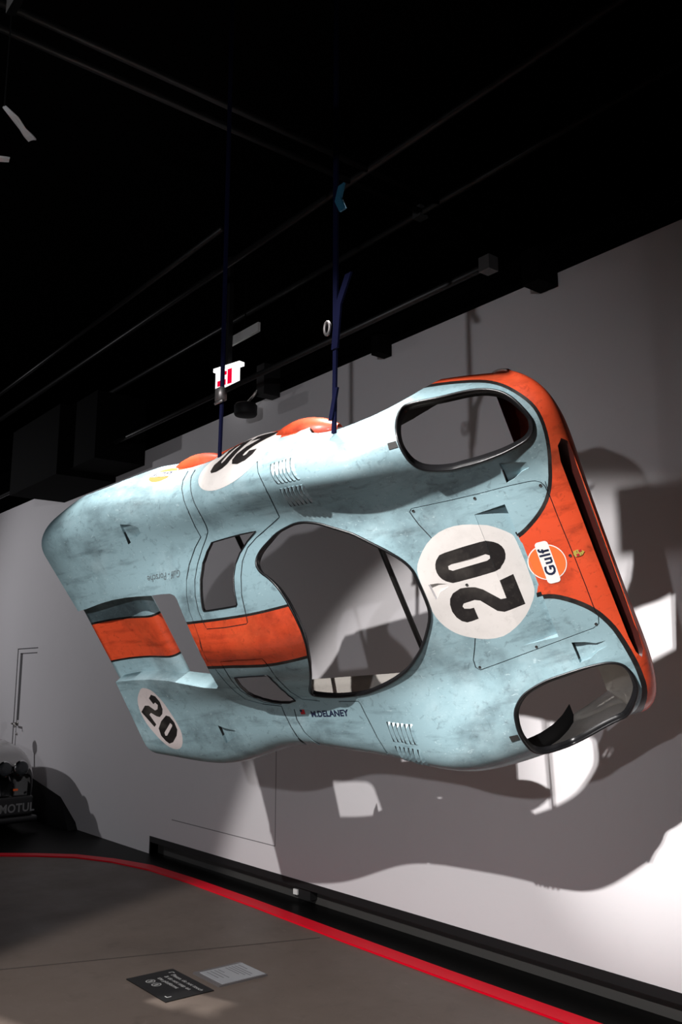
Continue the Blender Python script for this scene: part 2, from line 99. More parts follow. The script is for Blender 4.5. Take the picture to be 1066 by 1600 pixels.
NET=[-439,-1037,100,-399,-1058,110,-289,-1037,120,-179,-950,132,-132,-830,132,-115,-707,135,-113,-566,141,-116,-447,139,-120,-306,139,-120,-150,139,-120,0,147,-120,150,139,-120,306,139,-116,447,139,-113,566,141,-115,707,135,-132,829,132,-179,949,132,-289,1035,120,-399,1056,110,-439,1035,100,-389,-1077,110,-349,-1099,160,-239,-1066,181,-129,-978,195,-78,-841,197,-58,-713,196,-52,-568,196,-52,-447,193,-52,-306,192,-52,-150,192,-52,0,194,-52,150,192,-52,306,192,-52,447,193,-52,566,196,-58,707,196,-78,830,197,-129,960,195,-239,1046,181,-349,1079,160,-389,1057,110,-306,-1123,120,-266,-1145,190,-156,-1111,253,-46,-1009,289,-10,-861,294,-5,-725,281,-14,-573,278,-28,-447,273,-42,-306,271,-42,-150,271,-42,0,271,-42,150,271,-42,306,271,-28,447,273,-14,563,278,-5,699,281,-10,816,294,-46,938,289,-156,1033,253,-266,1065,190,-306,1044,120,-296,-1116,120,-264,-1127,220,-176,-1082,311,-88,-982,363,-51,-851,374,-39,-719,361,-38,-570,346,-42,-447,341,-45,-306,340,-45,-150,340,-45,0,336,-45,150,340,-45,306,340,-42,447,341,-38,560,346,-39,693,361,-51,805,374,-88,911,363,-176,1004,311,-264,1045,220,-296,1035,120,-400,-1118,120,-380,-1129,250,-325,-1085,380,-270,-974,459,-245,-846,488,-236,-716,452,-234,-569,400,-234,-447,395,-234,-306,395,-234,-150,395,-234,0,390,-234,150,395,-234,306,395,-234,447,395,-234,562,400,-236,696,452,-245,811,488,-270,921,459,-325,1026,380,-380,1067,250,-400,1057,120,-572,-1203,130,-564,-1215,280,-542,-1179,459,-520,-1061,586,-509,-899,629,-504,-751,560,-502,-578,455,-501,-447,456,-500,-306,464,-500,-150,465,-500,0,460,-500,150,465,-500,306,464,-501,447,456,-502,565,455,-504,716,560,-509,837,629,-520,965,586,-542,1072,459,-564,1104,280,-572,1094,130,-800,-1258,140,-800,-1270,300,-800,-1234,521,-800,-1124,693,-800,-959,739,-800,-776,658,-800,-597,557,-800,-447,535,-800,-306,530,-800,-150,530,-800,0,520,-800,150,530,-800,306,530,-800,447,535,-800,580,557,-800,734,658,-800,882,739,-800,1006,693,-800,1105,521,-800,1137,300,-800,1126,140,-1100,-1283,160,-1100,-1296,323,-1100,-1271,572,-1100,-1171,802,-1100,-998,882,-1100,-808,762,-1100,-614,638,-1100,-447,641,-1100,-306,670,-1100,-150,679,-1100,0,709,-1100,150,679,-1100,306,670,-1100,447,641,-1100,594,638,-1100,757,762,-1100,905,882,-1100,1030,802,-1100,1117,572,-1100,1139,323,-1100,1128,160,-1400,-1238,170,-1400,-1250,332,-1400,-1226,565,-1400,-1142,788,-1400,-995,856,-1400,-816,734,-1400,-621,639,-1400,-459,677,-1400,-306,743,-1400,-150,773,-1400,0,816,-1400,150,773,-1400,306,743,-1400,459,677,-1400,604,639,-1400,772,734,-1400,915,856,-1400,1022,788,-1400,1097,565,-1400,1119,332,-1400,1108,170,-1750,-1158,180,-1750,-1169,332,-1750,-1146,545,-1750,-1066,739,-1750,-948,807,-1750,-797,704,-1750,-613,642,-1750,-447,736,-1750,-294,847,-1750,-150,897,-1750,0,954,-1750,150,897,-1750,294,847,-1750,447,736,-1750,605,642,-1750,774,704,-1750,907,807,-1750,1005,739,-1750,1081,545,-1750,1102,332,-1750,1092,180,-2100,-1168,180,-2100,-1168,333,-2100,-1133,533,-2100,-1052,703,-2100,-931,767,-2100,-777,690,-2100,-602,657,-2100,-447,779,-2100,-294,915,-2100,-150,965,-2100,0,1035,-2100,150,965,-2100,294,915,-2100,447,779,-2100,598,657,-2100,768,690,-2100,915,767,-2100,1028,703,-2100,1107,533,-2100,1141,333,-2100,1141,180,-2400,-1147,180,-2400,-1147,333,-2400,-1113,522,-2400,-1022,671,-2400,-907,735,-2400,-759,678,-2400,-586,666,-2400,-434,799,-2400,-294,925,-2400,-150,965,-2400,0,1039,-2400,150,965,-2400,294,925,-2400,434,799,-2400,580,666,-2400,743,678,-2400,879,735,-2400,980,671,-2400,1067,522,-2400,1100,333,-2400,1100,180,-2700,-1116,180,-2700,-1127,342,-2700,-1094,533,-2700,-1005,671,-2700,-889,720,-2700,-737,676,-2700,-569,687,-2700,-434,804,-2700,-294,896,-2700,-150,936,-2700,0,996,-2700,150,936,-2700,294,896,-2700,434,804,-2700,564,687,-2700,724,676,-2700,865,720,-2700,969,671,-2700,1054,533,-2700,1086,342,-2700,1076,180,-3000,-1163,200,-3000,-1186,380,-3000,-1163,580,-3000,-1062,700,-3000,-926,720,-3000,-757,691,-3000,-572,711,-3000,-434,796,-3000,-294,854,-3000,-150,884,-3000,0,918,-3000,150,884,-3000,294,854,-3000,434,796,-3000,565,711,-3000,739,691,-3000,893,720,-3000,1010,700,-3000,1107,580,-3000,1129,380,-3000,1107,200,-3400,-1240,240,-3400,-1264,420,-3400,-1240,630,-3400,-1134,750,-3400,-981,775,-3400,-786,752,-3400,-592,749,-3400,-434,787,-3400,-294,808,-3400,-150,819,-3400,0,837,-3400,150,819,-3400,294,808,-3400,434,787,-3400,584,749,-3400,765,752,-3400,944,775,-3400,1077,750,-3400,1177,630,-3400,1200,420,-3400,1177,240,-3750,-1145,300,-3780,-1168,461,-3800,-1145,655,-3800,-1057,771,-3800,-927,813,-3800,-762,791,-3800,-583,772,-3800,-434,775,-3800,-294,778,-3800,-150,779,-3800,0,777,-3800,150,779,-3800,294,778,-3800,434,775,-3800,580,772,-3800,756,791,-3800,916,813,-3800,1040,771,-3800,1127,655,-3780,1149,461,-3750,1127,300,-3900,-1096,330,-3980,-1107,472,-4060,-1085,651,-4100,-1007,775,-4120,-901,821,-4120,-760,802,-4120,-582,772,-4120,-434,763,-4120,-294,761,-4120,-150,761,-4120,0,751,-4120,150,761,-4120,294,761,-4120,434,763,-4120,579,772,-4120,753,802,-4120,887,821,-4100,986,775,-4060,1062,651,-3980,1084,472,-3900,1073,330]
FAST=[(6.423, 13.492), (5.272, 13.266), (6.026, 9.966), (6.393, 6.471), (5.219, 6.702), (3.839, 7.131), (3.92, 13.009), (3.85, 10.06)]
# ---------------- materials ----------------
def lin(c): return tuple(((x/255)/12.92 if x/255<.04045 else ((x/255+.055)/1.055)**2.4) for x in c)+(1,)
MT={}
def mat(name,col,rough=.5,metal=0,coat=0,dirt=None,light=None,scale=3,amt=.35,emit=None,bump=0,spec=.5,rvar=0,streak=False):
    m=bpy.data.materials.new(name); m.use_nodes=True; nt=m.node_tree; b=nt.nodes['Principled BSDF']
    b.inputs['Roughness'].default_value=rough; b.inputs['Metallic'].default_value=metal; b.inputs['Coat Weight'].default_value=coat
    b.inputs['Coat Roughness'].default_value=.12
    b.inputs['Specular IOR Level'].default_value=spec
    b.inputs['Base Color'].default_value=col
    L=nt.links
    def N(t): return nt.nodes.new(t)
    if dirt or light or bump or rvar:
        tc=N('ShaderNodeTexCoord'); src=tc.outputs['Object']
        cur=None
        def mix(fac,c2,prev):
            mx=N('ShaderNodeMix'); mx.data_type='RGBA'; L.new(fac,mx.inputs[0])
            if prev is None: mx.inputs[6].default_value=col
            else: L.new(prev,mx.inputs[6])
            mx.inputs[7].default_value=c2; return mx.outputs[2]
        def noise(sc,det,ro,lo,hi,stretch=None,dist=0):
            n=N('ShaderNodeTexNoise'); n.inputs['Scale'].default_value=sc; n.inputs['Detail'].default_value=det; n.inputs['Roughness'].default_value=ro; n.inputs['Distortion'].default_value=dist
            if stretch:
                mp=N('ShaderNodeMapping'); mp.inputs['Scale'].default_value=stretch; L.new(src,mp.inputs[0]); L.new(mp.outputs[0],n.inputs['Vector'])
            else: L.new(src,n.inputs['Vector'])
            r=N('ShaderNodeMapRange'); r.inputs['From Min'].default_value=lo; r.inputs['From Max'].default_value=hi; L.new(n.outputs['Fac'],r.inputs['Value']); return r.outputs[0],n.outputs['Fac']
        if dirt:
            f,_=noise(scale,9,.62,.5,.78); g=N('ShaderNodeMath'); g.operation='MULTIPLY'; L.new(f,g.inputs[0]); g.inputs[1].default_value=amt*1.6
            cur=mix(g.outputs[0],dirt,cur)
            f,_=noise(scale*9,6,.7,.56,.72,None,.6); g=N('ShaderNodeMath'); g.operation='MULTIPLY'; L.new(f,g.inputs[0]); g.inputs[1].default_value=amt
            cur=mix(g.outputs[0],dirt,cur)
            if streak:
                f,_=noise(1.7,5,.6,.55,.75,(1.2,7,5)); g=N('ShaderNodeMath'); g.operation='MULTIPLY'; L.new(f,g.inputs[0]); g.inputs[1].default_value=amt*1.1
                cur=mix(g.outputs[0],dirt,cur)
        if light:
            f,_=noise(scale*12,4,.6,.63,.7,(1,2.2,2.2),1.2); g=N('ShaderNodeMath'); g.operation='MULTIPLY'; L.new(f,g.inputs[0]); g.inputs[1].default_value=.55
            cur=mix(g.outputs[0],light,cur)
            f,_=noise(scale*.8,7,.7,.52,.8); g=N('ShaderNodeMath'); g.operation='MULTIPLY'; L.new(f,g.inputs[0]); g.inputs[1].default_value=.5
            cur=mix(g.outputs[0],light,cur)
        if cur is not None: L.new(cur,b.inputs['Base Color'])
        if bump:
            f,raw=noise(scale*10,4,.6,.3,.7); bp=N('ShaderNodeBump'); bp.inputs['Strength'].default_value=bump; bp.inputs['Distance'].default_value=.004; L.new(raw,bp.inputs['Height']); L.new(bp.outputs[0],b.inputs['Normal'])
        if rvar:
            f,_=noise(scale*3,6,.6,.3,.75); r=N('ShaderNodeMapRange'); r.inputs['To Min'].default_value=rough-rvar; r.inputs['To Max'].default_value=rough+rvar; L.new(f,r.inputs['Value']); L.new(r.outputs[0],b.inputs['Roughness'])
    if emit:
        b.inputs['Emission Color'].default_value=emit[0]; b.inputs['Emission Strength'].default_value=emit[1]
    MT[name]=m; return m
blue=mat('weathered_blue_paint',(.28,.415,.455,1),.36,0,.2,(.03,.042,.05,1),(.52,.66,.69,1),2.2,.52,bump=.12,rvar=.1,streak=True)
orange=mat('weathered_orange_paint',(.70,.078,.026,1),.40,0,.2,(.14,.018,.008,1),(.75,.14,.05,1),3.2,.55,bump=.12,rvar=.08,streak=True)
white=mat('scuffed_white_paint',(.70,.66,.63,1),.42,0,.15,(.36,.33,.30,1),None,3,.25,bump=.08)
pink=mat('flank_roundel_white',(.62,.55,.54,1),.45,0,.1,(.36,.30,.29,1),None,3,.3)
black=mat('black_line_paint',(.012,.010,.010,1),.45,0,.1,(.10,.08,.07,1),None,6,.3)
digit=mat('black_number_paint',(.014,.012,.012,1),.42,0,.15,(.09,.08,.07,1),None,5,.35)
glass_f=mat('raw_fibreglass',(.50,.47,.43,1),.42,0,.1,(.30,.27,.24,1),None,5,.3,bump=.3)
gapm=mat('panel_gap_shadow',(.01,.012,.014,1),.8)
rubber=mat('black_rubber',(.008,.008,.009,1),.32)
duct=mat('black_liner_and_shade',(.006,.006,.007,1),.7)  # arch lips; also painted-in shade of duct mouths and louvre slots
frame_m=mat('black_steel_tube',(.006,.006,.006,1),.4)
tape=mat('black_tape',(.02,.019,.018,1),.7)
navy=mat('navy_lettering',(.012,.018,.05,1),.5)
logo_o=mat('logo_orange',(.95,.17,.04,1),.45,0,.1,(.7,.1,.02,1),None,5,.2)
logo_w=mat('logo_white',(.85,.80,.77,1),.45)
metal=mat('brushed_metal',(.55,.53,.5,1),.35,1)
gold=mat('crest_gold',(.62,.48,.10,1),.45,.3); crimson=mat('crest_red',(.45,.02,.03,1),.5)
greytxt=mat('faded_grey_lettering',(.12,.15,.16,1),.5)
# ---------------- object helpers ----------------
def link(name,me,parent=None,label=None,cat=None,group=None,kind=None):
    o=bpy.data.objects.new(name,me); COL.objects.link(o)
    if parent is not None: o.parent=parent
    for k,v in (('label',label),('category',cat),('group',group),('kind',kind)):
        if v: o[k]=v
    return o
def mk(name,verts,faces,mats,parent=None,fm=None,smooth=False,**kw):
    me=bpy.data.meshes.new(name); me.from_pydata([tuple(map(float,v)) for v in verts],[],faces)
    for m in (mats if isinstance(mats,(list,tuple)) else [mats]): me.materials.append(m)
    if fm is not None: me.polygons.foreach_set('material_index',fm)
    me.polygons.foreach_set('use_smooth',[smooth]*len(me.polygons)); me.update()
    return link(name,me,parent,**kw)
class MB:
    def __init__(s): s.v=[];s.f=[];s.m=[]
    def add(s,v,f,m=0):
        b=len(s.v); s.v+=list(v); s.f+=[tuple(i+b for i in q) for q in f]; s.m+=[m]*len(f); return s
    def box(s,a,b,m=0):
        x0,y0,z0=a;x1,y1,z1=b
        return s.add([(x0,y0,z0),(x1,y0,z0),(x1,y1,z0),(x0,y1,z0),(x0,y0,z1),(x1,y0,z1),(x1,y1,z1),(x0,y1,z1)],[(0,3,2,1),(4,5,6,7),(0,1,5,4),(1,2,6,5),(2,3,7,6),(3,0,4,7)],m)
    def tube(s,pts,r,n=10,m=0,closed=False,cap=True,flat=1):
        P=[Vector(p) for p in pts];k=len(P);rings=[];up=None
        for i in range(k):
            t=(P[(i+1)%k]-P[i-1]) if closed else (P[min(i+1,k-1)]-P[max(i-1,0)])
            t.normalize()
            if up is None: up=Vector((0,0,1)) if abs(t.z)<.9 else Vector((1,0,0))
            a=t.cross(up).normalized(); b=a.cross(t).normalized(); up=b
            rr=r[i] if isinstance(r,(list,tuple)) else r
            rings.append([P[i]+a*math.cos(2*math.pi*j/n)*rr+b*math.sin(2*math.pi*j/n)*rr*flat for j in range(n)])
        v=[p for q in rings for p in q];f=[]
        for i in range(k if closed else k-1):
            for j in range(n):
                a0=i*n+j;a1=i*n+(j+1)%n;i2=(i+1)%k
                f.append((a0,a1,i2*n+(j+1)%n,i2*n+j))
        if cap and not closed: f+= [tuple(range(n))[::-1],tuple(range((k-1)*n,k*n))]
        return s.add(v,f,m)
    def lathe(s,prof,n=24,m=0,axis='Z',org=(0,0,0)):
        v=[];f=[]
        for r,h in prof:
            for j in range(n):
                a=2*math.pi*j/n;c,d=r*math.cos(a),r*math.sin(a)
                p={'Z':(c,d,h),'X':(h,c,d),'Y':(c,h,d)}[axis]
                v.append(tuple(p[i]+org[i] for i in range(3)))
        for i in range(len(prof)-1):
            for j in range(n): f.append((i*n+j,i*n+(j+1)%n,(i+1)*n+(j+1)%n,(i+1)*n+j))
        f+=[tuple(range(n))[::-1],tuple(range((len(prof)-1)*n,len(prof)*n))]
        return s.add(v,f,m)
    def build(s,name,mats,parent=None,smooth=False,**kw): return mk(name,s.v,s.f,mats,parent,s.m,smooth,**kw)
# ---------------- racing car body shell ----------------
NET=np.array(NET,float).reshape(-1,21,3)/1000.
NRr=NET.shape[0]
def bspl(n,t):
    t=np.clip(np.asarray(t,float),0,n-1-1e-9);i=np.floor(t).astype(int);s=t-i
    b=[(1-s)**3/6,(3*s**3-6*s**2+4)/6,(-3*s**3+3*s**2+3*s+1)/6,s**3/6]
    M=np.zeros((len(t),n));k_=np.arange(len(t))
    for k in range(4):
        j=i-1+k
        lo=j<0;hi=j>n-1;ok=~lo&~hi
        np.add.at(M,(k_[ok],j[ok]),b[k][ok])
        np.add.at(M,(k_[lo],np.zeros(lo.sum(),int)),2*b[k][lo]);np.add.at(M,(k_[lo],np.ones(lo.sum(),int)),-b[k][lo])
        np.add.at(M,(k_[hi],np.full(hi.sum(),n-1)),2*b[k][hi]);np.add.at(M,(k_[hi],np.full(hi.sum(),n-2)),-b[k][hi])
    return M
def surf_raw(net,u,v): return np.einsum('ai,aj,ijk->ak',bspl(net.shape[0],u),bspl(net.shape[1],v),net)
def pip(pts,poly):
    x,y=pts[:,0],pts[:,1];c=np.zeros(len(pts),bool);n=len(poly);j=n-1
    px=np.array([p[0] for p in poly]);py=np.array([p[1] for p in poly])
    for i in range(n):
        cond=((py[i]>y)!=(py[j]>y))
        with np.errstate(divide='ignore',invalid='ignore'):
            xi=(px[j]-px[i])*(y-py[i])/(py[j]-py[i]+1e-30)+px[i]
        c^=cond&(x<xi);j=i
    return c
# recesses pressed into the skin: polygon, start (tip) and deep end in surface parameters, depth
def cen(p): return np.mean(np.array(p),axis=0)
RECS=[(UV['REC'],np.array((5.43,9.8)),np.array((4.73,9.8)),.040,.02)]
for k in ('N1','N2','N3','N4','N5'):
    p=np.array(UV[k]);mid=(p[0]+p[1])/2;far=p[np.argmax(np.linalg.norm((p-mid)*[1,.7],axis=1))]
    RECS.append((UV[k],far,mid,.028 if k!='N5' else .018,0))
def disp(u,v,rid):
    poly,a,b,dep,dx=RECS[rid-1];d=b-a;t=((u-a[0])*d[0]+(v-a[1])*d[1])/(d@d);t=np.clip(t,0,1)
    o=np.zeros((len(u),3));o[:,2]=-dep*t;o[:,0]=-dx*t**3;return o
def surf(u,v,rid=0):
    P=surf_raw(NET,u,v)
    if rid: P=P+disp(np.asarray(u,float),np.asarray(v,float),rid)
    return P
def normal(u,v,rid=0):
    u=np.asarray(u,float);v=np.asarray(v,float);h=.01
    a=surf(np.minimum(u+h,NRr-1),v,rid)-surf(np.maximum(u-h,0),v,rid);b=surf(u,np.minimum(v+h,20),rid)-surf(u,np.maximum(v-h,0),rid)
    n=-np.cross(a,b);return n/(np.linalg.norm(n,axis=1)[:,None]+1e-12)
def P1(u,v,rid=0): return surf(np.array([u]),np.array([v]),rid)[0]
def clampuv(p): return (min(max(p[0],0),NRr-1),min(max(p[1],0),20))
def csm(p,sub=3):
    n=len(p);q=np.array(p,float);o=[]
    for i in range(n):
        p0,p1,p2,p3=q[i-1],q[i],q[(i+1)%n],q[(i+2)%n]
        for k in range(sub):
            s=k/sub;o.append(tuple(.5*(2*p1+(p2-p0)*s+(2*p0-5*p1+4*p2-p3)*s*s+(3*p1-p0-3*p2+p3)*s**3)))
    return o
for k in ('WS','HL','HR'): UV[k]=csm(UV[k])
# constrained triangulation of the whole skin in parameter space
pts=[];edges=[]
def addloop(poly,closed=True):
    poly=[clampuv(p) for p in poly]
    q=[poly[0]]
    for p in poly[1:]:
        if abs(p[0]-q[-1][0])+abs(p[1]-q[-1][1])>1e-4: q.append(p)
    b=len(pts);pts.extend(q);n=len(q)
    for i in range(n-1): edges.append((b+i,b+i+1))
    if closed: edges.append((b+n-1,b))
EHp=[(17,UV['EH'][0][1])]+list(UV['EH'])+[(17,UV['EH'][-1][1])]
HOLES=[UV['WS'],UV['HL'],UV['HR'],UV['WL'],UV['WR'],EHp]+[UV['arch%d'%i] for i in range(4)]
mouth=[(2.38,6.2),(2.38,13.8),(2.5,14.5),(2.8,14.75),(3.05,14.5),(3.17,13.8),(3.12,10),(3.05,6.2),(2.95,5.5),(2.75,5.2),(2.5,5.5)]
HOLES.append(mouth)
SLp,SRp=UV['SL'],UV['SR']
nose_or=[(-1,21),(SLp[0][0]+.3,21)]+list(SLp)+[(4.72,11.0),(4.72,9.2)]+list(SRp)[:-2]+[(3.4,-1),(-1,-1)]
roof_or=[(13.2,UV['RL'][0][1])]+list(UV['RL'])+[(8,UV['RL'][-1][1])]+[(8,UV['RR'][-1][1])]+list(UV['RR'])[::-1]+[(13.2,UV['RR'][0][1])]
sillL=[(8.75,18.75),(12.4,18.9),(12.4,21),(8.75,21)];sillR=[(8.75,1.25),(8.95,2.5),(9.3,3.0),(9.7,3.05),(10.1,2.7),(10.4,1.6),(12.4,1.2),(12.4,-1),(8.75,-1)]
STR=['bRL','bRR','bSL','bSR'];SEAM=['sFL','sDLin','sDLr','sRB1','sRB2','sRB3','sDR1','sDR2','sDR3','sHH','sNose']
for p in HOLES+[nose_or,roof_or,sillL,sillR]+[UV[k] for k in STR+SEAM+['CIRC','D0','D0i','D2','TC','T2','T0','T0i','REC','N1','N2','N3','N4','N5']]: addloop(p)
addloop([(0,0),(NRr-1,0),(NRr-1,20),(0,20)])
# part boundaries
DRl=UV['DR']
front_poly=[(-1,21),(UV['FS_L'][0][0],21)]+list(UV['FS_L'])+[(8.6,14.3),(8.6,5.6)]+list(DRl[21:])+[(8.9,-1),(-1,-1)]
doorL=[(UV['FS_L'][0][0],21)]+list(UV['FS_L'])+list(UV['DL_in'])+list(UV['DL_r'])+[(UV['DL_r'][-1][0],21)]
doorR=[(DRl[0][0],-1)]+list(DRl)+[(DRl[-1][0],-1)]
rear_poly=[(UV['RB'][0][0],21)]+list(UV['RB'])+[(UV['RB'][-1][0],-1),(20,-1),(20,21)]
for p in (doorL,doorR,rear_poly): addloop(p)
front_cut=[(8.98,13.95),(8.75,14.4)]
rng=np.random.RandomState(1)
for i in range(1,160):
    for j in range(1,200):
        u=i*.1;v=j*.1+(.05 if i%2 else 0)
        if v<20: pts.append((u,v))
res=delaunay_2d_cdt([Vector(p) for p in pts],edges,[],0,1e-4)
V=np.array([(p.x,p.y) for p in res[0]]);T=np.array([f for f in res[2] if len(f)==3])
C=V[T].mean(axis=1)
A2=(V[T[:,1],0]-V[T[:,0],0])*(V[T[:,2],1]-V[T[:,0],1])-(V[T[:,1],1]-V[T[:,0],1])*(V[T[:,2],0]-V[T[:,0],0])
T=np.where((A2>0)[:,None],T[:,::-1],T);keep=np.abs(A2)>1e-9
for h in HOLES: keep&=~pip(C,h)
keep&=(C[:,0]>0)&(C[:,0]<NRr-1)&(C[:,1]>0)&(C[:,1]<20)
T=T[keep];C=C[keep]
# colours : 0 blue 1 orange 2 black 3 white 4 digit 5 pink
col=np.zeros(len(T),int)
for p in (nose_or,roof_or,sillL,sillR): col[pip(C,p)]=1
for k in STR: col[pip(C,UV[k])]=2
circ=pip(C,UV['CIRC']);dig=(pip(C,UV['D0'])&~pip(C,UV['D0i']))|pip(C,UV['D2']);circ&=~((C[:,0]<4.73))
tc=pip(C,UV['TC']);tdig=(pip(C,UV['T0'])&~pip(C,UV['T0i']))|pip(C,UV['T2'])
seam=np.zeros(len(T),bool)
for k in SEAM: seam|=pip(C,UV[k])
rid=np.zeros(len(T),int)
for i,r in enumerate(RECS): rid[pip(C,r[0])]=i+1
part=np.full(len(T),'cockpit_frame',dtype=object)
part[pip(C,front_poly)]='front_section';part[pip(C,rear_poly)]='rear_section'
part[pip(C,doorL)]='left_door';part[pip(C,doorR)]='right_door';part[pip(C,UV['HH'])]='hood_hatch'
part[rid>0]='duct';part[rid==1]='outlet_ramp'
part[circ]='race_roundel';part[circ&dig]='race_number';part[tc]='tail_roundel';part[tc&tdig]='tail_number'
part[seam&~circ&~tc]='panel_gap'
RW=Matrix(((0.9782814107,0.0664712102,0.1963340512),(0.2000915354,-0.5501357818,-0.8107490348),(0.0541189172,0.8324254921,-0.5514879354)))
root=bpy.data.objects.new('car_body_shell',None);COL.objects.link(root)
root['label']='weathered pale blue and orange race car body shell numbered 20 hanging tilted on the wall';root['category']='car body'
root.scale=(KC,)*3;root.location=(-2.906587*KC,4.373891*KC,0.879142*KC+CAMZ);root.rotation_euler=RW.to_euler()
def skin_part(name,sel,mats,fm,th=.007,parent=root,label=None,off=0.):
    t=T[sel];rd=rid[sel]
    if len(t)==0: return None
    key=t+rd[:,None]*len(V);uk,inv_=np.unique(key.ravel(),return_inverse=True);F=inv_.reshape(-1,3)
    ids=uk%len(V);rr=uk//len(V);P=np.zeros((len(uk),3));Nn=np.zeros((len(uk),3))
    for r in np.unique(rr):
        m=rr==r;P[m]=surf(V[ids[m],0],V[ids[m],1],r);Nn[m]=normal(V[ids[m],0],V[ids[m],1],r)
    if off: P=P+Nn*off
    n=len(uk);verts=[P];nor=[Nn];faces=[tuple(int(i) for i in f) for f in F];fmi=[int(x) for x in fm[sel]]
    if th:
        verts.append(P-Nn*th);nor.append(-Nn);faces+=[(f[2]+n,f[1]+n,f[0]+n) for f in faces[:len(F)]];fmi+=[len(mats)-1]*len(F)
        ec={}
        for fi,f in enumerate(faces[:len(F)]):
            for a,b in ((f[0],f[1]),(f[1],f[2]),(f[2],f[0])): ec.setdefault((min(a,b),max(a,b)),[]).append((a,b,fi))
        rv=[];rn=[];b0=2*n
        for k,l in ec.items():
            if len(l)==1:
                a,b,fi=l[0];e=P[b]-P[a];nn=np.cross(e,Nn[a]);nn=nn/(np.linalg.norm(nn)+1e-12)
                rv+=[P[a],P[b],P[b]-Nn[b]*th,P[a]-Nn[a]*th];rn+=[nn]*4;faces.append((b0+3,b0+2,b0+1,b0)[::1]);fmi.append(fmi[fi]);b0+=4
        if rv: verts.append(np.array(rv));nor.append(np.array(rn))
    Vv=np.concatenate(verts);Nv=np.concatenate(nor)
    o=mk(name,Vv,faces,mats,parent,fmi,True)
    if label:o['label']=label
    try: o.data.normals_split_custom_set_from_vertices([tuple(x) for x in Nv])
    except Exception as e: print('normals',e)
    return o
PM=[blue,orange,black,white,glass_f]
for nm,lb in (('front_section',None),('cockpit_frame',None),('rear_section',None),('left_door',None),('right_door',None),('hood_hatch',None)):
    skin_part(nm,part==nm,PM,col,label=lb)
hs=pip(C,UV['sHH'])|pip(C,UV['sNose'])
skin_part('panel_gap',(part=='panel_gap')&~hs,[gapm,gapm],np.zeros(len(T),int),.004,off=-.004)
skin_part('panel_gap',(part=='panel_gap')&hs,[gapm,gapm],np.zeros(len(T),int),.004,off=-.004)
one=np.zeros(len(T),int)
rr_=skin_part('race_roundel',part=='race_roundel',[white,glass_f],one,label='white circle on the nose')
skin_part('race_number',part=='race_number',[digit,glass_f],one,parent=rr_,label='black 20 in the nose circle')
tr_=skin_part('tail_roundel',part=='tail_roundel',[pink,glass_f],one,label='white oval on the tail')
skin_part('tail_number',part=='tail_number',[digit,glass_f],one,parent=tr_,label='black 20 in the tail oval')
skin_part('outlet_ramp',part=='outlet_ramp',[blue,orange,black,white,glass_f],col)
def dense(p,s=.12,closed=True):
    q=[];n=len(p)
    for i in range(n if closed else n-1):
        a=p[i];b=p[(i+1)%n];k=max(1,int(math.hypot(a[0]-b[0],a[1]-b[1])/s))
        q+=[(a[0]+(b[0]-a[0])*j/k,a[1]+(b[1]-a[1])*j/k) for j in range(k)]
    if not closed: q.append(tuple(p[-1]))
    return q
for i,(poly,a,b,dep,dx) in enumerate(RECS):
    q=np.array(dense([clampuv(p) for p in poly],.06));top=surf(q[:,0],q[:,1]);bot=surf(q[:,0],q[:,1],i+1);n=len(q)
    f=[(j,(j+1)%n,(j+1)%n+n,j+n) for j in range(n)]
    # closed faces along the deep edge are painted black for shade inside a duct
    tt=[((q[j]+q[(j+1)%n])/2-a)@(b-a)/((b-a)@(b-a)) for j in range(n)]
    fm=[(1 if (tt[j]>.93 and i>0) else 0) for j in range(n)]
    if i: 
        o=skin_part('intake_duct',(rid==i+1)&(part=='duct'),[blue if i<5 else white,glass_f],one)
        w=mk('duct_wall',np.concatenate([top,bot]),f,[blue if i<5 else white,duct],o,fm)
    else: mk('outlet_wall',np.concatenate([top,bot]),f,[blue,duct],root,fm)
# lips, seals and flanges round the openings
def loop3(poly,s=.08,off=0,closed=True):
    q=np.array([clampuv(p) for p in dense(poly,s,closed)]);P=surf(q[:,0],q[:,1]);Nn=normal(q[:,0],q[:,1]);return P+Nn*off,Nn
def flange(name,poly,depth,inset,m,closed=True,dirv=None,parent=root,s=.08,label=None):
    P,Nn=loop3(poly,s,0,closed);c=P.mean(axis=0)
    dv=-Nn if dirv is None else np.tile(np.array(dirv,float),(len(P),1))
    i_=(c-P);i_-=Nn*np.sum(i_*Nn,axis=1)[:,None];i_/=np.linalg.norm(i_,axis=1)[:,None]
    dp=np.asarray(depth(P) if callable(depth) else np.full(len(P),depth))[:,None]
    Q=P+dv*dp+i_*inset;R_=Q+i_*.0+dv*.0;n=len(P)
    th=.004;v=np.concatenate([P,Q,P-i_*th,Q-i_*th]);f=[]
    for j in range(n if closed else n-1):
        k=(j+1)%n;f+=[(j,k,k+n,j+n),(j+2*n,j+3*n,k+3*n,k+2*n),(j+n,k+n,k+3*n,j+3*n)]
    return mk(name,v,f,m,parent,None,True,label=label)
def seal(name,poly,r,m,off=.003,flat=.6):
    P,_=loop3(poly,.1,off);b=MB();b.tube([Vector(p) for p in P],r,8,0,True);return b.build(name,m,root,True)
seal('windscreen_seal',UV['WS'],.009,rubber);flange('windscreen_flange',UV['WS'],.03,.004,rubber)
for k in ('HL','HR'):
    seal('headlight_seal',UV[k],.008,rubber);flange('headlight_flange',UV[k],.03,.016,rubber)
for k in ('WL','WR'): seal('window_seal',UV[k],.005,rubber);flange('window_flange',UV[k],.015,.003,rubber)
for k in range(4): flange('wheel_arch_lip',UV['arch%d'%k][1:-1],.12,0,duct,False,(0,-1 if k<2 else 1,0))
EHi=list(UV['EH'])
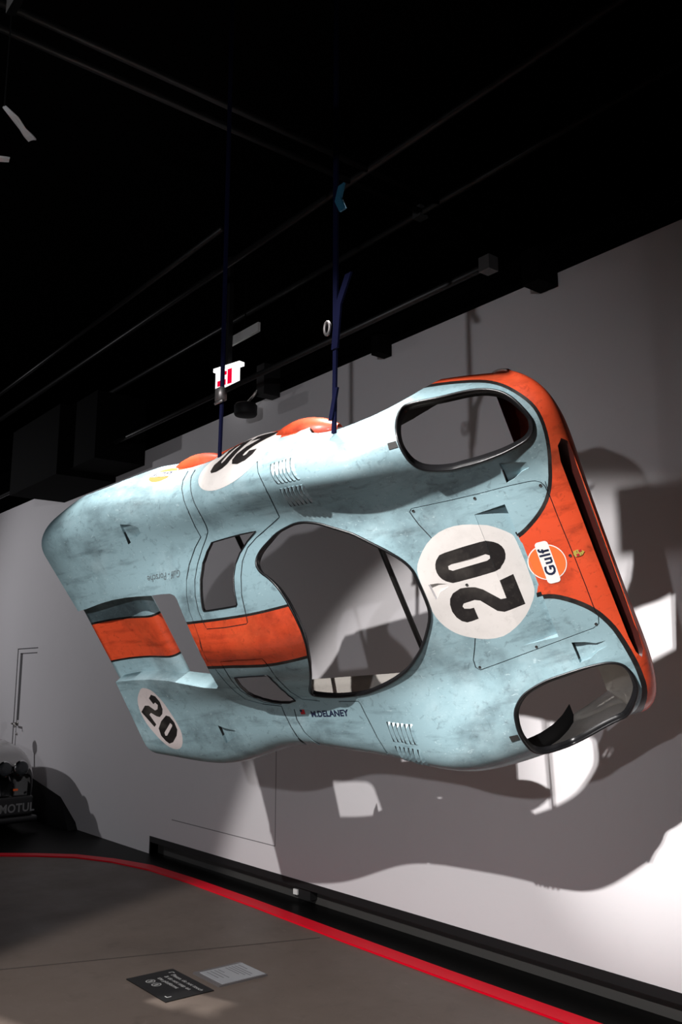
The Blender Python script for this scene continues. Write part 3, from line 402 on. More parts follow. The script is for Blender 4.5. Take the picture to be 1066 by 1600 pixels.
flange('fin_wall',EHi[14:],lambda P:np.interp(-P[:,0],[2.6,2.95,3.4,4.2],[.10,.17,.14,.105]),0,blue,False,(0.02,.05,-1))
flange('fin_wall',EHi[:9],lambda P:np.interp(-P[:,0],[2.6,2.95,3.4,4.2],[.12,.17,.14,.105]),0,blue,False,(0,0,-1))
flange('hatch_flange',EHi[8:15],.02,0,blue,False)
# mouth of the nose: inner duct liner
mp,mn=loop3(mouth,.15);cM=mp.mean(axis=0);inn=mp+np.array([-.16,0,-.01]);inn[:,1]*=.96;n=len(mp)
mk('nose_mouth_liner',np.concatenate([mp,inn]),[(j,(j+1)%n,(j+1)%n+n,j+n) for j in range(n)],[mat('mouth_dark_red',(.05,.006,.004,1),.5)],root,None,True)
# recessed rear deck between the fins
xs=[-3.335,-3.345,-3.36,-3.39,-3.42,-3.46,-3.55,-3.68,-3.82,-3.95,-4.06,-4.14,-4.17]
zs=[.655,.672,.69,.702,.705,.702,.688,.668,.658,.657,.664,.674,.68]
ys=[-.40,-.36,-.33,-.25,-.183,-.166,-.08,0,.08,.166,.183,.28,.36,.42]
cz=[.03,.012,0,0,0,0,0,0,0,0,0,0,0.005,.02]
v=[(x,y,z+c) for x,z in zip(xs,zs) for y,c in zip(ys,cz)];ny=len(ys);f=[];fm=[]
for i in range(len(xs)-1):
    for j in range(ny-1):
        f.append((i*ny+j,i*ny+j+1,(i+1)*ny+j+1,(i+1)*ny+j));a=(ys[j]+ys[j+1])/2
        fm.append(1 if abs(a)<.166 else 2 if abs(a)<.183 else 0)
dk=mk('rear_deck',v,f,[blue,orange,black],root,fm,True);so=dk.modifiers.new('thickness','SOLIDIFY');so.thickness=.01
# louvre slats
for k in ('louver_l','louver_l2','louver_r','louver_r2'):
    for a,b in UV[k]:
        q=np.linspace(a,b,6);P=surf(q[:,0],q[:,1]);Nn=normal(q[:,0],q[:,1]);X=np.array([1.,0,0])
        h=np.sin(np.linspace(.35,math.pi-.35,6))[:,None]
        r0=P+X*.020-Nn*.001;r1=P+X*.004+Nn*.016*h;r2=P-X*.001+Nn*.015*h;r3=P-X*.015+Nn*.0015
        v=np.concatenate([r0,r1,r2,r3]);f=[(s_*6+j,s_*6+j+1,(s_+1)*6+j+1,(s_+1)*6+j) for s_ in range(3) for j in range(5)]
        f+=[(0,6,12,18),(5,23,17,11)];fm=[0]*10+[1]*5+[0]*2
        mk('louvre_slat',v,f,[blue,duct],root,fm,False)  # rear faces painted black as the shade in the slot
# ---------------- decals laid on the skin ----------------
def frame_at(u,v,e1):
    h=.02;P=P1(u,v);a=(P1(u+h,v)-P1(u-h,v))/(2*h);b=(P1(u,v+h)-P1(u,v-h))/(2*h);n=normal([u],[v])[0]
    e1=np.array(e1,float);e1-=n*(e1@n);e1/=np.linalg.norm(e1);e2=np.cross(n,e1)
    J=np.linalg.pinv(np.stack([a,b],1));return J@e1,J@e2
def decal(name,V2,F,u,v,e1,m,parent=root,off=.0016,rid_=0,label=None):
    d1,d2=frame_at(u,v,e1);V2=np.array(V2,float)
    U=np.clip(u+V2[:,0]*d1[0]+V2[:,1]*d2[0],0,NRr-1);W_=np.clip(v+V2[:,0]*d1[1]+V2[:,1]*d2[1],0,20)
    P=surf(U,W_,rid_)+normal(U,W_,rid_)*off
    return mk(name,P,F,m,parent,None,True,label=label)
def fill(outer,holes=(),step=None):
    p=[];e=[]
    for l in [outer]+list(holes):
        b=len(p);p+=[Vector(q) for q in l];n=len(l);e+=[(b+i,b+(i+1)%n) for i in range(n)]
    if step:
        xs_=[q[0] for q in outer];ys_=[q[1] for q in outer];x=min(xs_)
        while x<max(xs_):
            y=min(ys_)
            while y<max(ys_): p.append(Vector((x,y)));y+=step
            x+=step
    r=delaunay_2d_cdt(p,e,[],0,1e-5);Vq=np.array([(a.x,a.y) for a in r[0]]);Tq=np.array([f for f in r[2] if len(f)==3])
    c=Vq[Tq].mean(axis=1);k=pip(c,outer)
    for h in holes:k&=~pip(c,h)
    return Vq,[tuple(int(i) for i in t) for t in Tq[k]]
def circle(r,n=40,cx=0,cy=0,sx=1): return [(cx+r*sx*math.cos(2*math.pi*i/n),cy+r*math.sin(2*math.pi*i/n)) for i in range(n)]
def rrect(w,h,r,n=5):
    o=[]
    for cx,cy,a0 in ((w-r,h-r,0),(-w+r,h-r,90),(-w+r,-h+r,180),(w-r,-h+r,270)):
        for i in range(n+1):
            a=math.radians(a0+90*i/n);o.append((cx+r*math.cos(a),cy+r*math.sin(a)))
    return o
def text2(s,size,bold=0.,sx=1.,space=1.):
    c=bpy.data.curves.new('lettering','FONT');c.body=s;c.size=size;c.align_x='CENTER';c.align_y='CENTER';c.offset=bold;c.resolution_u=3;c.space_character=space;c.fill_mode='FRONT'
    o=bpy.data.objects.new('lettering',c);COL.objects.link(o);dg=bpy.context.evaluated_depsgraph_get();me=bpy.data.meshes.new_from_object(o.evaluated_get(dg))
    bm=bmesh.new();bm.from_mesh(me);bmesh.ops.triangulate(bm,faces=bm.faces)
    Vq=[(q.co.x*sx,q.co.y) for q in bm.verts];Fq=[tuple(w.index for w in f.verts) for f in bm.faces];bm.free()
    bpy.data.objects.remove(o);bpy.data.curves.remove(c);bpy.data.meshes.remove(me);return Vq,Fq
# oil company roundel on the nose (reads from the front: text along +y)
def gulf(u,v,e1,s,par):
    b=decal('oil_logo',*fill(circle(.108*s),(),.03*s),u,v,e1,logo_w,par,.0012,label='round oil company logo')
    decal('logo_ring',*fill(circle(.102*s),(),.03*s),u,v,e1,logo_o,b,.0018)
    decal('logo_band',*fill(rrect(.128*s,.037*s,.02*s),(),.03*s),u,v,e1,logo_w,b,.0024)
    V2,F2=text2('Gulf',.082*s,.0025*s,1.05,1.12);decal('logo_lettering',[(x,y-.002) for x,y in V2],F2,u,v,e1,navy,b,.003)
gulf(4.374,10.03,(0.02,1,0),1.,root)
gulf(12.68,18.75,(-1,0,0),1.05,root)
# crest badge
cr=decal('crest_badge',*fill([(-.018,.026),(0,.031),(.018,.026),(.021,.008),(.017,-.012),(0,-.031),(-.017,-.012),(-.021,.008)]),3.60,10.08,(0,1,0),gold,root,.003,label='small gold crest badge')
for x,y in ((-.01,.010),(.011,-.008)): decal('badge_field',*fill([(x-.007,y-.008),(x+.007,y-.008),(x+.007,y+.008),(x-.007,y+.008)]),3.60,10.08,(0,1,0),crimson,cr,.0045)
for x,y in ((.01,.010),(-.01,-.008)): decal('badge_field',*fill([(x-.005,y-.001),(x+.005,y-.001),(x+.005,y+.001),(x-.005,y+.001)]),3.60,10.08,(0,1,0),navy,cr,.0045)
# driver name and flag on the right door
V2,F2=text2('M.DELANEY',.060,.0022,1.03,1.02);decal('driver_name',V2,F2,10.17,5.16,(1,0,0),navy,root,label='black driver name')
fl=decal('flag_sticker',*fill([(-.021,-.018),(.021,-.018),(.021,.018),(-.021,.018)]),10.93,5.20,(1,0,0),crimson,root)
decal('flag_canton',*fill([(-.021,0),(0,0),(0,.018),(-.021,.018)]),10.93,5.20,(1,0,0),navy,fl,.003)
V2,F2=text2('Gulf - Porsche',.072,.0005,.82,1.0);decal('team_name',V2,F2,12.85,13.38,(-1,0,0),greytxt,root,label='faded grey team lettering')
# flank roundel on the left door
e=(-1,0,0);fu,fv=10.15,18.3
fr=decal('door_roundel',*fill(circle(.33,48),(),.04),fu,fv,e,white,root,.0012,label='white circle on the left door')
z0=[(.0,.17),(.03,.2),(.09,.21),(.15,.2),(.18,.17),(.19,.1),(.19,-.1),(.18,-.17),(.15,-.2),(.09,-.21),(.03,-.2),(0,-.17),(-.01,-.1),(-.01,.1)]
z0i=[(.075,.11),(.09,.125),(.105,.11),(.105,-.11),(.09,-.125),(.075,-.11)]
z2=[(-.2,.08),(-.2,.14),(-.17,.19),(-.11,.21),(-.05,.19),(-.02,.14),(-.02,.08),(-.05,.0),(-.11,-.1),(-.02,-.1),(-.02,-.2),(-.21,-.2),(-.21,-.11),(-.13,.03),(-.105,.09),(-.105,.12),(-.12,.13),(-.135,.12),(-.135,.08)]
decal('door_number',*fill([(x+.01,y-.075) for x,y in z0],[[(x+.01,y-.075) for x,y in z0i]],.04),fu,fv,e,digit,fr,.002)
decal('door_number',*fill([(x,y-.075) for x,y in z2],(),.04),fu,fv,e,digit,fr,.002)
# tape tabs and fasteners
for k in ('TL','TR'):
    q=np.array(UV[k]);P=surf(q[:,0],q[:,1])+normal(q[:,0],q[:,1])*.004;P2=P-normal(q[:,0],q[:,1])*.003
    mk('tape_tab',np.concatenate([P,P2]),[(3,2,1,0),(0,1,5,4),(1,2,6,5),(2,3,7,6),(3,0,4,7)],tape,root)
for u,v in FAST:
    P=P1(u,v);n=normal([u],[v])[0];a=np.cross(n,(1,0,0));a/=np.linalg.norm(a);b_=np.cross(n,a);b=MB()
    ring=lambda r,h:[P+a*r*math.cos(2*math.pi*i/10)+b_*r*math.sin(2*math.pi*i/10)+n*h for i in range(10)]
    b.add(ring(.009,0)+ring(.008,.003)+ring(.004,.001),[(i,(i+1)%10,(i+1)%10+10,i+10) for i in range(10)]+[(i+10,(i+1)%10+10,(i+1)%10+20,i+20) for i in range(10)]+[tuple(range(20,30))])
    b.build('fastener',[tape],root)
# sill flares by the wheel arches
def flare(sx,x0,x1,zc,ry,m,yb=1.03):
    v=[];f=[];n=14;k=10
    for i in range(n+1):
        t=i/n;x=x0+(x1-x0)*t;s=math.sin(math.pi*min(max(t,.02),.98))**.5
        for j in range(k):
            a=-math.pi/2+math.pi*j/(k-1);v.append((x,sx*(yb+ry*s*math.cos(a)),zc+.11*s*math.sin(a)))
    for i in range(n):
        for j in range(k-1): f.append((i*k+j,i*k+j+1,(i+1)*k+j+1,(i+1)*k+j))
    mk('sill_flare',v,f,m,root,None,True)
for s in (1,-1):
    flare(s,-1.42,-2.0,.27,.13 if s>0 else .06,orange);flare(s,-2.42,-3.0,.27,.115 if s>0 else .06,orange)
for sd in (-1,1):
    for x0,x1,zo,zi in ((-3.02,-1.68,.20,.03),):
        yo=1.075*sd;yi=.86*sd if x0<-1 else .98*sd;n_=8;v=[];f=[]
        for i in range(n_+1):
            x=x0+(x1-x0)*i/n_
            for k in range(5):
                t=k/4;v.append((x,yo+(yi-yo)*t,zo+(zi-zo)*t**.7))
        for i in range(n_):
            for k in range(4): f.append((i*5+k,i*5+k+1,i*5+k+6,i*5+k+5))
        o=mk('sill_panel',v,f,glass_f,root,None,True);md=o.modifiers.new('thickness','SOLIDIFY');md.thickness=.008
n_=10;v=[];f=[]
for i in range(n_+1):
    x=-.72+.40*i/n_;e_=.17*math.sin(math.pi/2*i/n_)
    pu=min(np.linspace(3,6,61),key=lambda q:abs(P1(q,0)[0]-x));p=P1(pu,0)
    for k in range(4): v.append((x,p[1]+.003+.012*k,p[2]+.02-(e_+.02)*k/3))
for i in range(n_):
    for k in range(3): f.append((i*4+k,i*4+k+1,i*4+k+5,i*4+k+4))
o=mk('lower_skirt',v,f,glass_f,root,None,True);md=o.modifiers.new('thickness','SOLIDIFY');md.thickness=.007
# black mounting tubes behind the skin
b=MB();b.tube([(-1.40,-.95,.42),(-1.385,.95,.40)],.018,10);b.build('mounting_tube',frame_m,root,True)
b=MB();b.tube([(-2.52,-.95,.40),(-2.52,.98,.40)],.018,10);b.build('mounting_tube',frame_m,root,True)
b=MB();b.tube([(-3.9,-.9,.5),(-3.9,.9,.5)],.018,10);b.build('mounting_tube',frame_m,root,True)
# ---------------- room ----------------
wallm=mat('grey_wall_paint',(.78,.755,.77,1),.65,0,0,(.66,.64,.65,1),None,.8,.12,bump=.03)
floorm=mat('stained_concrete',(.13,.10,.082,1),.5,0,0,(.07,.053,.043,1),(.17,.135,.115,1),.7,.5,bump=.15,rvar=.08)
blk=mat('matt_black_paint',(.004,.004,.0045,1),.7)
blkfl=mat('black_platform_floor',(.003,.003,.003,1),.45,0,0,(.008,.007,.006,1),None,2,.3,bump=.2,spec=.06)
blk2=mat('soot_black_paint',(.0015,.0015,.0017,1),.9,spec=.1)
recm=mat('recess_grey',(.06,.058,.055,1),.5)
redm=mat('red_edge_strip',(.85,.0,.018,1),.4)
redm.node_tree.nodes['Principled BSDF'].inputs['Specular IOR Level'].default_value=.2
def st(o): o['kind']='structure';return o
b=MB();x0=-9.9
b.box((-20,WALL,-.02),(x0,WALL+.3,4.91));b.box((x0,WALL,.205),(2,WALL+.3,4.91))
st(b.build('wall_back',[wallm]))
b=MB();b.box((x0,WALL+.10,0),(2,WALL+.12,.205));st(b.build('wall_recess',[recm]))
b=MB();b.box((x0,WALL-.004,.142),(2,WALL+.10,.206));b.box((x0-.02,WALL-.004,0),(x0,WALL+.10,.206));st(b.build('baseboard_back',[blk]))
b=MB();b.box((-22,-10,-.05),(6,WALL+.3,-.002));fl_=st(b.build('floor',[floorm]))
b=MB();b.box((-22,-10,7.4),(6,9,7.5));st(b.build('ceiling',[blk2]))
b=MB();b.box((-22,8.6,-.05),(6,8.7,7.5));b.box((-20,WALL+.3,4.7),(2,8.6,4.9));st(b.build('wall_upper',[blk2]))
cl_=bpy.data.objects['ceiling']
MB().box((-2.987,0.823,4.360),(-2.2,0.853,4.585)).box((-2.5,0.833,4.585),(-2.49,0.843,7.4)).build('shadow_baffle',[blk2],cl_)  # unseen panel added to block the key right of the nose
MB().box((-1.50,.04,3.08),(-1.0,.066,3.30)).box((-1.3,.05,3.30),(-1.29,.06,7.4)).build('shadow_baffle',[blk2],cl_)  # second unseen panel, added to block the low spot there
b=MB();b.box((-22.1,-10,-.05),(-22,8.7,7.5));st(b.build('wall_left',[blk]))
b=MB();b.box((6,-10,-.05),(6.1,8.7,7.5));st(b.build('wall_right',[blk]))
b=MB();b.box((-22,-10.1,-.05),(6,-10,7.5));st(b.build('wall_front',[blk]))
# floor joints: dark grooves in the slab
def strip3(name,pl,w,z,m,th=.004,**kw):
    P=[Vector((x,y,0)) for x,y in pl];v=[];n=len(P)
    for i in range(n):
        t=(P[min(i+1,n-1)]-P[max(i-1,0)]).normalized();s=Vector((-t.y,t.x,0))*w/2
        v+=[P[i]+s+Vector((0,0,z)),P[i]-s+Vector((0,0,z)),P[i]-s+Vector((0,0,z-th)),P[i]+s+Vector((0,0,z-th))]
    f=[]
    for i in range(n-1):
        a=i*4;c=a+4;f+=[(a,a+1,c+1,c),(a+1,a+2,c+2,c+1),(a+3,a,c,c+3)]
    return mk(name,v,f,m,None,None,False,**kw)
joint=mat('joint_dark',(.05,.04,.035,1),.8)
st(strip3('trim_1',[(-7.6,-.2),(-6.76,2.319),(-5.998,4.544)],.012,.0005,joint))
# black platform floor with red edge, curving round at the far end
OUT=[(-11.5,2.2),(-11.3,2.9),(-11.03,3.69),(-10.74,4.03),(-10.40,4.36),(-9.89,4.60),(-9.30,4.765),(-8.48,4.80),(-7.36,4.80),(-5.99,4.765),(-4.78,4.745),(-3.7,4.745),(-2,4.74),(1.5,4.73)]
INN=[(-11.38,2.15),(-11.17,2.85),(-10.88,3.64),(-10.6,3.97),(-10.26,4.28),(-9.75,4.50),(-9.12,4.63),(-8.28,4.665),(-7.10,4.65),(-5.80,4.61),(-4.63,4.60),(-3.66,4.60),(-2,4.595),(1.5,4.585)]
n=len(OUT);v=[(x,y,.012) for x,y in OUT]+[(x,y,.012) for x,y in INN]+[(x,y,-.004) for x,y in INN]
rs=mk('edge_strip',v,[(i,i+1,i+1+n,i+n) for i in range(n-1)]+[(i+n,i+1+n,i+1+2*n,i+2*n) for i in range(n-1)],redm,None,None,False,label='bright red strip edging the black platform floor below the wall',cat='edge strip')
far=[(-21.9,2.2)]+[(-21.9,WALL+.1)]+[(1.5,WALL+.1)]
poly=OUT+[(1.5,WALL+.1),(-21.9,WALL+.1),(-21.9,2.2)]
V2,F2=fill(poly);pf=mk('platform_floor',[(x,y,.010) for x,y in V2],[f for f in F2],blkfl);st(pf)
# low black bank at the far end of the platform, against the wall
v=[(-17,4.80,.011),(-12.02,4.9,.011),(-12.02,WALL-.003,.011),(-17,WALL-.003,.011),(-17,WALL-.003,.99),(-13.74,WALL-.003,.523),(-12.66,WALL-.003,.371),(-12.10,WALL-.003,.10)]
mk('black_bank',v,[(0,3,2,1),(0,1,5,4),(1,6,5),(1,7,6),(1,2,7),(3,4,5,6,7,2),(0,4,3)],blk,None,None,False,label='black sloping bank behind the white car against the wall',cat='bank')
# wall fittings
b=MB();b.box((-7.353-.004,WALL-.0015,.444),(-7.353+.004,WALL+.001,1.6));b.box((-9.4,WALL-.0015,.444-.004),(-7.353,WALL+.001,.448));b.build('trim_2',[mat('panel_line',(.22,.21,.22,1),.7)]).__setitem__('kind','structure')
dgr=mat('door_reveal',(.10,.095,.10,1),.7)
dr=MB();dr.box((-14.80,WALL-.004,0.0),(-14.77,WALL+.001,2.475));dr.box((-14.80,WALL-.004,2.46),(-13.90,WALL+.001,2.475))
d0=st(dr.build('door_1',[dgr]))
MB().box((-14.66,WALL-.004,1.35),(-14.56,WALL+.001,2.40)).box((-14.66,WALL-.004,2.385),(-13.92,WALL+.001,2.40)).box((-14.66,WALL-.004,.02),(-14.645,WALL+.001,1.35)).build('door_gap',[dgr],d0)
b=MB();b.tube([(-14.60,WALL,1.30),(-14.60,WALL-.09,1.30),(-14.44,WALL-.10,1.30),(-14.42,WALL-.10,1.25)],.016,8);b.lathe([(.035,WALL-.012),(.035,WALL-.001)],14,0,'Y',(-14.60,0,1.30));b.lathe([(.02,WALL-.02),(.02,WALL-.001)],12,0,'Y',(-14.60,0,1.14));b.build('door_handle',[metal],d0,True)
# power outlet in the recess
ob=MB();ob.box((-7.05,WALL+.02,.05),(-6.82,WALL+.099,.142));oo=ob.build('socket_box',[blk],label='black socket box with a small white plug in the wall recess',cat='socket')
lampw=mat('white_plastic',(.8,.8,.78,1),.4)
MB().box((-7.06,WALL+.005,.07),(-7.0,WALL+.02,.115)).build('plug',[lampw],oo)
# ducts and boxes by the wall head
def boxthing(name,a,b_,m,label,cat,parts=()):
    o=MB().box(a,b_).build(name,[m],label=label,cat=cat);return o
boxthing('ceiling_duct',(-11.30,4.35,4.716),(-10.45,WALL-.002,5.6),blk2,'black boxed duct along the wall head, shorter piece nearer the straps','duct')
boxthing('ceiling_duct',(-13.15,4.2,4.64),(-11.32,WALL-.002,5.6),blk2,'black boxed duct along the wall head, longer piece farther left','duct')
boxthing('cable_box',(-3.96,WALL-.22,4.80),(-3.80,WALL-.01,5.06),blk2,'small black box at the wall head above the nose of the car body','box')
boxthing('cable_box',(-5.72,WALL-.16,4.80),(-5.62,WALL-.01,5.0),blk2,'tiny black box at the wall head right of the blue strap','box')
# ceiling grid of steel pipes (far from the light, barely seen)
pm=mat('black_pipe',(.012,.012,.012,1),.4)
def pipe(pl,r,label,fit=()):
    b=MB();b.tube(pl,r,10);o=b.build('ceiling_pipe',[pm],smooth=True,label=label,cat='pipe',group='steel pipes of the ceiling grid')
    for p in fit:
        MB().box((p[0]-.05,p[1]-.05,p[2]-.05),(p[0]+.05,p[1]+.05,p[2]+.06)).build('pipe_clamp',[mat_clamp],o)
mat_clamp=mat('grey_clamp',(.10,.10,.10,1),.4)
pipe([(-18,4.62,4.955),(-4.08,4.62,4.955)],.028,'black pipe running just below the wall head line',[(-4.1,4.62,4.955)])
pipe([(-18,5.29,6.2),(-1,5.29,6.2)],.035,'black pipe over the back of the hall',[(-5.5,5.29,6.2)])
pipe([(-20,4.45,6.2),(0,4.45,6.2)],.035,'black pipe over the hanging car body')
pipe([(-20,4.2,6.4),(-7.2,4.2,6.4)],.03,'black pipe at the far left of the ceiling')
pipe([(-5.23,-2,6.2),(-5.24,6.64,6.2)],.03,'black cross pipe, the one nearer the right of the pair')
pipe([(-5.46,-2,6.2),(-5.47,6.5,6.2)],.03,'black cross pipe, the one nearer the left of the pair')
dullm=mat('dull_steel',(.16,.15,.15,1),.5,.8)
# blue lifting straps
strapm=mat('blue_webbing',(.003,.004,.022,1),.85,bump=.3,spec=.1);strap2=mat('light_blue_ribbon',(.02,.12,.2,1),.6)
def ribbon(b,pl,w,axis=(1,0,0),th=.006,m=0):
    a=Vector(axis).normalized()*w/2;v=[]
    for p in pl:
        p=Vector(p);v+=[p-a+Vector((0,-th,0)),p+a+Vector((0,-th,0)),p+a+Vector((0,th,0)),p-a+Vector((0,th,0))]
    f=[(0,3,2,1),tuple(len(v)-4+i for i in range(4))]
    for i in range(len(pl)-1):
        c=i*4
        for j in range(4): f.append((c+j,c+(j+1)%4,c+4+(j+1)%4,c+4+j))
    b.add(v,f,m)
def strap(x,y,z,zb,label,kind):
    b=MB();ribbon(b,[(x,y,z-.05),(x+.004,y,z+.1),(x+.012,y,zb)],.028);ribbon(b,[(x+.012,y,zb),(x+.02,y,7.4)],.034)
    o=b.build('lifting_strap',[strapm],label=label,cat='strap',group='blue lifting straps')
    q=MB()
    if kind==0:
        q.box((x-.022,y-.03,zb-.01),(x+.044,y+.015,zb+.07));q.tube([(x-.035,y-.02,zb-.02),(x+.055,y-.02,zb-.02)],.008,8)
    else:
        q.tube([(x-.02+.022*math.cos(a),y-.03,zb+.02+.035*math.sin(a)) for a in [i*math.pi/6 for i in range(12)]],.009,8,0,True)
    q.build('buckle',[dullm],o,True)
    if kind:
        t=MB();ribbon(t,[(x+.02,y-.01,zb-.1),(x+.06,y-.02,zb+.12),(x+.16,y-.03,zb+.26)],.05);t.build('strap_tail',[strapm],o);t=MB();ribbon(t,[(x-.01,y-.012,z+.02),(x+.035,y-.012,z+.18)],.03);t.build('strap_tail',[strapm],o)
        t=MB();ribbon(t,[(x+.10,y-.02,4.41),(x+.06,y-.02,4.485),(x+.09,y-.02,4.56)],.05);t.build('ribbon_end',[strap2],o)
strap(-4.578,2.693,3.30,3.673,'blue lifting strap with a grey ratchet, above the left door of the car body',0)
strap(-3.48,2.714,3.277,3.771,'blue lifting strap with a shackle and loose tail, above the front wheel arch',1)
# exit sign
ex=bpy.data.objects.new('exit_sign',None);COL.objects.link(ex);ex['label']='lit white and red exit sign hanging under the dark ceiling beside a strap';ex['category']='exit sign'
ex.scale=(.66,.8,.70);ex.location=(-7.99,WALL-.25,5.19);ex.rotation_euler=(0,0,math.radians(12))
wem=mat('sign_white_glow',(.9,.9,.9,1),.5,emit=((1,1,1,1),1.3));rem=mat('sign_red_glow',(.8,.0,.03,1),.5,emit=((1,.0,.04,1),.8))
MB().box((-.27,-.03,-.17),(.23,.03,.17)).build('sign_panel',[wem],ex)
MB().box((-.31,-.045,.13),(.31,.045,.19)).build('sign_top',[wem],ex)
MB().box((-.03,-.036,.19),(.03,.036,2.0)).build('sign_bracket',[blk],ex)
r=MB();r.box((-.22,-.034,-.12),(-.02,-.031,-.03));r.box((.02,-.034,-.12),(.12,-.031,.12));r.box((-.07,-.034,.04),(.0,-.031,.10));r.build('pictogram',[rem],ex)
lp=MB().box((-8.05,WALL-.20,5.58),(-7.50,WALL-.17,5.68)).build('label_plate',[lampw],label='small white label plate above the exit sign',cat='label')
MB().box((-7.78,WALL-.19,5.68),(-7.77,WALL-.18,7.4)).build('hanger_rod',[blk2],lp)
# drum lamp on bracket at the wall head
dl=bpy.data.objects.new('wall_lamp',None);COL.objects.link(dl);dl['label']='black drum-shaped lamp on an arm at the wall head';dl['category']='lamp';dl.location=(-7.62,4.78,4.74)
MB().lathe([(.02,-.07),(.11,-.065),(.12,-.05),(.12,.04),(.105,.06),(.03,.065)],24).build('lamp_drum',[blk],dl,True)
MB().tube([(.0,0,.06),(.1,.03,.13),(.17,.10,.26)],.012,8).build('lamp_arm',[metal],dl,True)
MB().box((.12,.05,.12),(.26,.25,.45)).build('lamp_bracket',[blk],dl)
# floor signs
b=MB();b.box((-6.02,2.92,-.002),(-5.455,3.27,.004));s1=b.build('floor_sign',[mat('sign_black',(.004,.004,.004,1),.45)],label='black floor sign asking visitors not to touch, with white lettering',cat='sign')
swt=mat('sign_lettering',(.45,.45,.44,1),.6)
def txt(s,x,y,z,size,m,par,ax='CENTER',sx=1):
    V2,F2=text2(s,size,size*.01,sx)
    w=min(q[0] for q in V2) if ax=='LEFT' else 0
    return mk('lettering',[(x+a-w,y+c,z) for a,c in V2],F2,m,par)
for i,s in enumerate(('Please, do not touch','& do not step on','the platforms')): txt(s,-5.90,3.205-.052*i,.0045,.044,swt,s1,'LEFT',1.12)
for a in ((-5.955,3.235,.03,-1),(-5.52,2.965,-.03,1)):
    MB().box((min(a[0],a[0]+a[2]),a[1]-.003,.004),(max(a[0],a[0]+a[2]),a[1]+.003,.0048)).box((a[0]-.003,min(a[1],a[1]+a[3]*.03),.004),(a[0]+.003,max(a[1],a[1]+a[3]*.03),.0048)).build('corner_mark',[swt],s1)
for i in range(2):
    cx=-5.87+.085*i;cy=3.025-.0*i;V2,F2=fill(circle(.033,24,cx,cy),[circle(.026,24,cx,cy)]);mk('icon_ring',[(x,y,.0045) for x,y in V2],F2,swt,s1)
    V2,F2=fill([(cx-.004,cy-.018),(cx+.006,cy-.018),(cx+.012,cy+.006),(cx+.004,cy+.02),(cx-.008,cy+.012)]);mk('icon_symbol',[(x,y,.0045) for x,y in V2],F2,swt,s1)
b=MB();b.box((-5.80,3.36,.010),(-5.50,3.70,.014));s2=b.build('floor_sign',[mat('sign_white',(.33,.34,.36,1),.35)],label='small pale information card on the floor beside the black sign',cat='sign')
acr=mat('clear_base',(.12,.11,.11,1),.25);MB().box((-5.84,3.33,-.002),(-5.49,3.71,.010)).build('sign_base',[acr],s2)
ink=mat('sign_ink',(.16,.16,.17,1),.7)
for i,(x0_,x1_,y) in enumerate([(-5.775,-5.66,3.655),(-5.775,-5.55,3.625),(-5.775,-5.53,3.60),(-5.775,-5.56,3.575),(-5.775,-5.6,3.55),(-5.775,-5.69,3.49),(-5.775,-5.58,3.46),(-5.775,-5.60,3.43),(-5.775,-5.62,3.40)]):
    MB().box((x0_,y-.004,.014),(x1_,y+.004,.0145)).build('text_line',[ink],s2)
# white hanging panels high at the left edge
wp=mat('white_gloss',(.85,.85,.86,1),.3)
def blade(pl,ws,label):
    v=[];f=[];n=len(pl)
    for i,(p,w) in enumerate(zip(pl,ws)):
        p=Vector(p);t=(Vector(pl[min(i+1,n-1)])-Vector(pl[max(i-1,0)])).normalized();s=t.cross(Vector((0,1,.3))).normalized()
        for k in range(5):
            c=(k-2)/2;v.append(p+s*w*c/2+Vector((0,.03,0))*(1-c*c)*(w/.1))
    for i in range(n-1):
        for k in range(4): f.append((i*5+k,i*5+k+1,i*5+k+6,i*5+k+5))
    o=mk('hanging_panel',v,f,wp,None,None,True,label=label,cat='panel');m=o.modifiers.new('thickness','SOLIDIFY');m.thickness=.012
    return o
def hpanel(left,right,label):
    n=len(left);v=[];f=[]
    for (a,c) in zip(left,right):
        a=Vector(a);c=Vector(c)
        for k in range(4): v.append(a.lerp(c,k/3)+Vector((0,0,.006*math.sin(math.pi*k/3))))
    for i in range(n-1):
        for k in range(3): f.append((i*4+k,i*4+k+1,i*4+k+5,i*4+k+4))
    o=mk('hanging_panel',v,f,wp,None,None,True,label=label,cat='panel');m=o.modifiers.new('thickness','SOLIDIFY');m.thickness=.008
    MB().tube([((left[0][0]+right[0][0])/2,(left[0][1]+right[0][1])/2,left[0][2]+.01),((left[0][0]+right[0][0])/2,(left[0][1]+right[0][1])/2,7.4)],.004,6).build('hanging_wire',[blk],o)
hpanel([(-4.79,1.36,5.2),(-4.85,1.45,5.2),(-4.93,1.52,5.2),(-4.97,1.58,5.2),(-5.0,1.61,5.2)],[(-4.81,1.35,5.2),(-4.88,1.42,5.2),(-4.955,1.495,5.2),(-5.01,1.54,5.2),(-5.045,1.58,5.2)],'thin curved white panel edge hanging high at the left, the longer piece')
hpanel([(-5.45,1.30,5.2),(-5.33,1.46,5.2),(-5.29,1.55,5.2)],[(-5.55,1.33,5.2),(-5.38,1.50,5.2),(-5.34,1.56,5.2)],'white panel corner hanging high at the left, the shorter lower piece')
